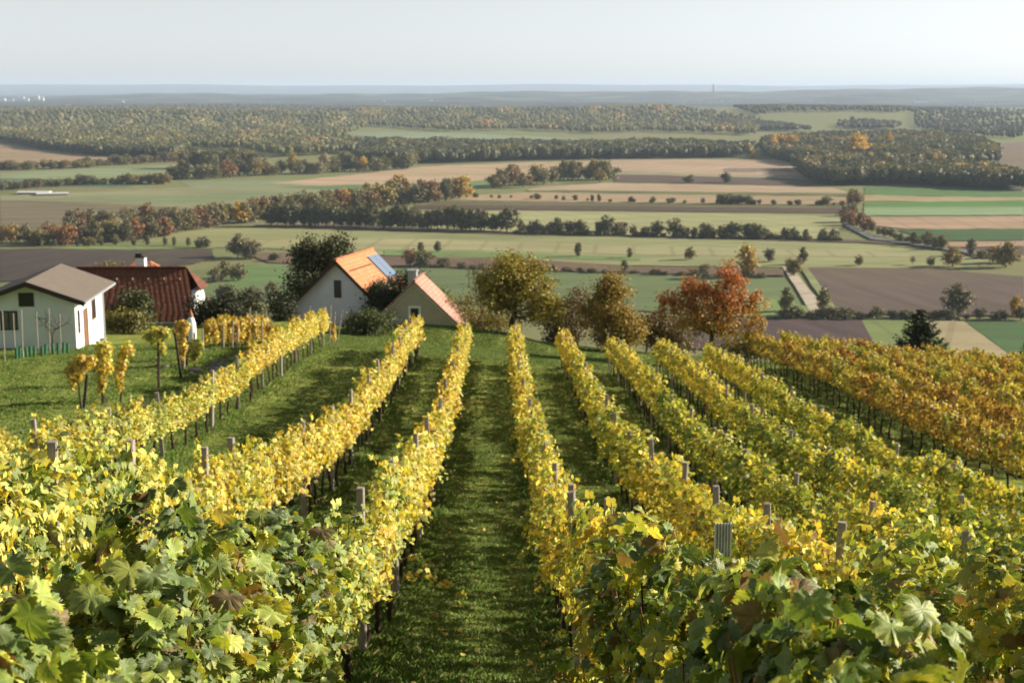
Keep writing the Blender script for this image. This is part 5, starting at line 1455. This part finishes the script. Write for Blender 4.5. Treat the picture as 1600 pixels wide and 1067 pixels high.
wood([[(560, 226), (660, 230), (860, 232), (1050, 230), (1180, 236), (1170, 246), (1000, 248), (850, 250), (660, 256), (560, 256)]], .075, (17, 23), W_DARK, [4, 3, 2, .2], 'long dark belt of wood behind the tan field', 5)
wood([[(1190, 226), (1290, 216), (1420, 214), (1510, 218), (1560, 240), (1560, 256), (1480, 262), (1370, 262), (1250, 258), (1190, 244)], [(1238, 262), (1300, 262), (1470, 268), (1540, 274), (1600, 288), (1600, 298), (1500, 294), (1400, 288), (1300, 290), (1262, 280)]], .07, (17, 24), [(.07, .078, .034), (.09, .095, .04), (.12, .115, .045), (.36, .26, .055), (.17, .14, .055)], [4, 4, 3, .3, 1], 'large dark wood by the country road dotted with gold', 6)
wood([[(1150, 188), (1230, 172), (1330, 174), (1420, 184), (1390, 192), (1330, 184), (1240, 180), (1190, 194)], [(1120, 196), (1240, 200), (1250, 206), (1120, 204)], [(1330, 196), (1400, 198), (1390, 202), (1330, 202)]], .07, (15, 20), [(.07, .08, .04), (.09, .09, .045)], [1, 1], 'dark wooded ridge above the green slopes near the far ridge', 7)
wood([[(1140, 185), (1250, 183), (1400, 185), (1440, 191), (1340, 191), (1200, 191)], [(1110, 196), (1230, 199), (1270, 206), (1110, 203)], [(1310, 197), (1410, 199), (1400, 203), (1310, 202)], [(1440, 196), (1520, 198), (1500, 203), (1440, 201)]], .1, (14, 19), [(.075, .085, .042), (.10, .10, .05), (.13, .12, .055)], [2, 1, .5], 'wooded crest and copses of the rounded green hill', 11)
wood([[(1420, 182), (1600, 184), (1600, 218), (1500, 214), (1430, 200)]], .03, (12, 18), [(.06, .065, .035), (.09, .085, .04)], [2, 1], 'scattered wood around the far village', 8)
wood([[(1000, 172), (1160, 174), (1300, 170), (1480, 176), (1600, 178), (1600, 182), (1420, 181), (1200, 180), (1000, 178)]], .035, (13, 19), [(.07, .075, .035), (.09, .085, .04)], [2, 1], 'thin belts of wood on the slopes below the far ridge', 9)

# ------------------------------------------------------------------ distant buildings
def far_house(px, py, w_px, h_px, d, label, group, name='house', roofm='farroof', long=1.6):
    a, b_ = dirw(px, py); m = d / 2257.; x = a * d; z = tz(x, d); zt = -b_ * d
    z = max(z, zt) if abs(zt - z) < 60 else z
    root = empty(name, (x, d, z), label, name.replace('_', ' '), group)
    w = w_px * m; h = h_px * m
    p = PB((x, d, z)); p.prism([(-w / 2, -4), (w / 2, -4), (w / 2, h * .65), (0, h * .66 + (0 if name == 'tower_block' else .001)), (-w / 2, h * .65)], -w * .3, w * .3); p.build('wall', M['farwhite'], root)
    p = PB((x, d, z)); p.prism([(-w * .54, h * .66), (w * .54, h * .66), (0, h)] if name != 'tower_block' else [(-w * .48, h * .66), (w * .48, h * .66), (w * .48, h * .75), (-w * .48, h * .75)], -w * .33, w * .33); p.build('roof', M[roofm], root)


for k, (px, py, w_) in enumerate([(1086, 166, 3.5), (1093, 168, 3), (1100, 170, 3), (1108, 167, 3), (1120, 168, 3.2), (1128, 169, 3), (1140, 170, 3), (1071, 167, 3), (1264, 167, 4), (1433, 170, 7), (1442, 171, 5), (1450, 172, 4), (1425, 173, 4), (1541, 185, 4), (1555, 190, 3), (1500, 174, 4), (1520, 176, 4), (1480, 173, 3), (674, 166, 4), (897, 165, 4), (904, 166, 3), (870, 166, 3), (600, 167, 3), (192, 162, 3.5), (720, 166, 3)]):
    far_house(px, py, w_, w_ * 1.05, 8600 if py > 172 else 10500, 'tiny white house of the far villages below the blue ridge', 'white houses of the far villages')
for k, (px, py, w_, h_) in enumerate([(4, 158, 9, 5), (17, 158, 8, 5), (28, 157, 6, 8), (35, 157, 6, 8), (42, 158, 6, 6), (58, 156, 7, 8), (66, 157, 5, 7)]):
    far_house(px, py, w_, h_ * .9, 10800, 'tiny white block of the hazy town at the far picture edge', 'white blocks of the hazy town', 'tower_block', 'farwhite')
# mast on the ridge
a, _ = dirw(1115, 145); d = 14700.; x = a * d; zb = tz(x, d)
root = empty('transmitter_mast', (x, d, zb), 'tall thin transmitter mast standing on the far blue ridge', 'mast')
zt = P3(1115, 131, d).z
V, f = lathe([(0, -5), (17, -5), (14, (zt - zb) * .5), (12, (zt - zb) * .55)], 8); link('shaft', mesh_np('shaft', V, [f], M['steel'], smooth=True), root)
V, f = lathe([(0, (zt - zb) * .55), (17, (zt - zb) * .56), (17, (zt - zb) * .72), (8, (zt - zb) * .74), (6, zt - zb), (0, zt - zb)], 8); link('head', mesh_np('head', V, [f], M['steel'], smooth=True), root)
# long pale farm building on the plain
for (x0, x1, y, h_, lab) in [(30, 78, 303, 5, 'long pale farm building with a shallow roof on the plain'), (66, 114, 303, 4, 'lower pale farm shed beside the long farm building')]:
    A = on_plain(x0, y); B_ = on_plain(x1, y + (0 if x0 < 60 else -1)); m = A.y / 2257.; v = (B_ - A); Lh = v.length
    off_ = 0 if x0 < 60 else -16
    root = empty('farm_building', A + Vector((0, off_, 0)), lab, 'farm building')
    v.z = 0; w = Vector((-v.y, v.x, 0))
    p = PB(A + Vector((0, off_, 0)), w, v); p.prism([(-6, -1), (6, -1), (6, h_ * m * .5), (-6, h_ * m * .5)], 0, Lh); p.build('wall', M['stone'], root)
    p = PB(A + Vector((0, off_, 0)), w, v); p.prism([(-6.6, h_ * m * .5 + .02), (6.6, h_ * m * .5 + .02), (0, h_ * m * .9)], -.6, Lh + .6); p.build('roof', M['trim'], root)

# ------------------------------------------------------------------ grass
def grass(n_list, seed=4):
    rng = np.random.default_rng(seed); VV = []; CC = []
    for (x0, x1, y0, y1, n, h, w) in n_list:
        x = rng.uniform(x0, x1, n); y = y0 + (y1 - y0) * rng.random(n)
        keep = np.sin(x * 3.1 + y * 1.7) * np.sin(x * 1.3 - y * 2.3) + rng.normal(0, .6, n) > -.9
        x, y = x[keep], y[keep]; n = len(x)
        near_row = np.min(np.abs(x[:, None] - np.array([r[1] for r in ROWS])[None]), 1)
        hh = h * rng.uniform(.5, 1.5, n) * np.where((near_row < .35) & (y < 76), 1.7, 1.) * (.75 + .5 * np.clip(np.sin(x * 1.9) * np.sin(y * .7) + .5, 0, 1))
        a = rng.uniform(0, 6.283, n); b = np.stack([x, y, terrain(x, y) - .01], 1)
        nb = 4
        for k in range(nb):
            ak = a + k * 1.6 + rng.normal(0, .3, n); dr = np.stack([np.cos(ak), np.sin(ak), 0 * ak], 1); sd = np.stack([-np.sin(ak), np.cos(ak), 0 * ak], 1) * w
            lean = rng.uniform(.2, .9, n)[:, None]
            p0 = b + dr * .02; mid = p0 + dr * lean * hh[:, None] * .35 + np.array([0, 0, 1]) * hh[:, None] * .6; tip = p0 + dr * lean * hh[:, None] + np.array([0, 0, 1]) * hh[:, None] * .95
            VV.append(np.stack([p0 - sd, p0 + sd, mid + sd * .8, tip, mid - sd * .8], 1).reshape(-1, 3))
            c = np.array([[.125, .205, .03]]) * rng.uniform(.75, 1.25, (n, 1)); dry = rng.random(n) < .10; c[dry] = np.array([.42, .36, .15]) * rng.uniform(.6, 1.2, (dry.sum(), 1)); CC.append(np.repeat(c, 5, 0))
    V = np.concatenate(VV); Fq = np.arange(len(V) // 5)[:, None] * 5 + np.arange(5)[None]
    o = link('grass', mesh_np('grass', V, [Fq], M['grass'], col=np.concatenate(CC)))
    tag(o, 'mown green grass growing in the vineyard alleys and on the lawn', 'grass', kind='stuff')


grass([(-4.4, 6.4, 11, 30, 90000, .05, .006), (-10, 13, 30, 52, 90000, .055, .008), (-14, 20, 52, 100, 70000, .075, .012), (-30, -9, 34, 72, 50000, .07, .012), (-10, 6, 76, 98, 30000, .075, .012)])

rng = np.random.default_rng(77); nl = 5200
rx = np.array([r[1] for r in ROWS])[rng.integers(1, 8, nl)]; fx = rx + rng.normal(-.15, .55, nl); fy = 11 + 64 * rng.random(nl) ** 1.3
pos = np.stack([fx, fy, terrain(fx, fy) + .035 + .03 * rng.random(nl)], 1)
V, Fc, C, U = place_leaves(pos, np.tile([[0, 0, 1.]], (nl, 1)), rng.uniform(.035, .06, nl), 2, rng, .35, .1)
o = link('fallen_leaves', mesh_np('fallen_leaves', V, Fc, M['leaf'], col=C, uv=U)); o.color = (.36, 1., 0, 1)
tag(o, 'yellow and brown fallen leaves scattered on the grass beside the vine rows', 'fallen leaves', kind='stuff')

# ------------------------------------------------------------------ light, sky, haze, camera
SUN_EL = rad(20.5); SUN_AZ = rad(90 - 15)      # compass from +Y towards +X
S = Vector((math.cos(SUN_EL) * math.sin(SUN_AZ), math.cos(SUN_EL) * math.cos(SUN_AZ), math.sin(SUN_EL)))
sun = bpy.data.lights.new('sun', 'SUN'); sun.energy = 5.0; sun.angle = rad(.6); sun.color = (1., .89, .73)
so = bpy.data.objects.new('sun', sun); COL.objects.link(so); so.rotation_euler = S.to_track_quat('Z', 'Y').to_euler(); so.location = (60, 40, 60)
w = bpy.data.worlds.new('World'); scene.world = w; w.use_nodes = True
nt = w.node_tree; nt.nodes.clear()
sky = nt.nodes.new('ShaderNodeTexSky'); sky.sky_type = 'NISHITA'; sky.sun_disc = False; sky.sun_elevation = SUN_EL; sky.sun_rotation = SUN_AZ
sky.altitude = 300; sky.air_density = 1.0; sky.dust_density = .5; sky.ozone_density = 1.5
bg = nt.nodes.new('ShaderNodeBackground'); bg.inputs[1].default_value = .08
ow = nt.nodes.new('ShaderNodeOutputWorld'); SKYGAIN = 70
wn = N(nt); l0 = wn('ShaderNodeRGBToBW', {0: sky.outputs[0]}).outputs[0]; lum = wn.math('DIVIDE', l0, wn.math('ADD', 1., wn.math('DIVIDE', l0, SKYGAIN)))
rt = wn.math('DIVIDE', lum, wn.math('MAXIMUM', l0, .001)); skc = wn.mix(1., sky.outputs[0], wn('ShaderNodeCombineColor', {0: rt, 1: rt, 2: rt}).outputs[0], 'MULTIPLY')
pale = wn.mix(1., wn('ShaderNodeCombineColor', {0: lum, 1: lum, 2: lum}).outputs[0], (.955, 1., 1.05), 'MULTIPLY')
nt.links.new(wn.mix(.82, skc, pale), bg.inputs[0]); nt.links.new(bg.outputs[0], ow.inputs[0])

HAZE = 4.6e-5
if HAZE:
    m, ntm = new_mat('haze'); n = N(ntm)
    pv = n('ShaderNodeVolumePrincipled', {'Color': (.60, .74, .95, 1), 'Density': HAZE, 'Anisotropy': .1})
    n.out(None, pv.outputs[0])
    p = PB((0, 0, 0)); p.box(-53000, 53000, -300, 61000, -102 - 40, 130)
    h = p.build('haze', m); tag(h, 'thin pale autumn haze lying over the whole plain', 'haze', kind='stuff')

cam = bpy.data.cameras.new('camera'); co = bpy.data.objects.new('camera', cam); COL.objects.link(co); scene.camera = co
cam.sensor_width = 36; cam.lens = F / 1600 * 36; cam.clip_start = .05; cam.clip_end = 90000
co.location = (0, 0, 0); co.rotation_euler = (math.pi / 2 - TH, 0, YAW)
cam.dof.use_dof = True; cam.dof.focus_distance = 7.5; cam.dof.aperture_fstop = 4.8

scene.view_settings.view_transform = 'Standard'; scene.view_settings.look = 'None'; scene.view_settings.exposure = 1.08; scene.view_settings.gamma = 1
scene.cycles.use_denoising = True
try: scene.cycles.denoiser = 'OPENIMAGEDENOISE'
except Exception: pass
scene.cycles.max_bounces = 6; scene.cycles.diffuse_bounces = 3; scene.cycles.glossy_bounces = 2; scene.cycles.transmission_bounces = 4; scene.cycles.volume_bounces = 1; scene.cycles.transparent_max_bounces = 4
scene.cycles.caustics_reflective = False; scene.cycles.caustics_refractive = False
scene.cycles.sample_clamp_indirect = 6
scene.render.film_transparent = False
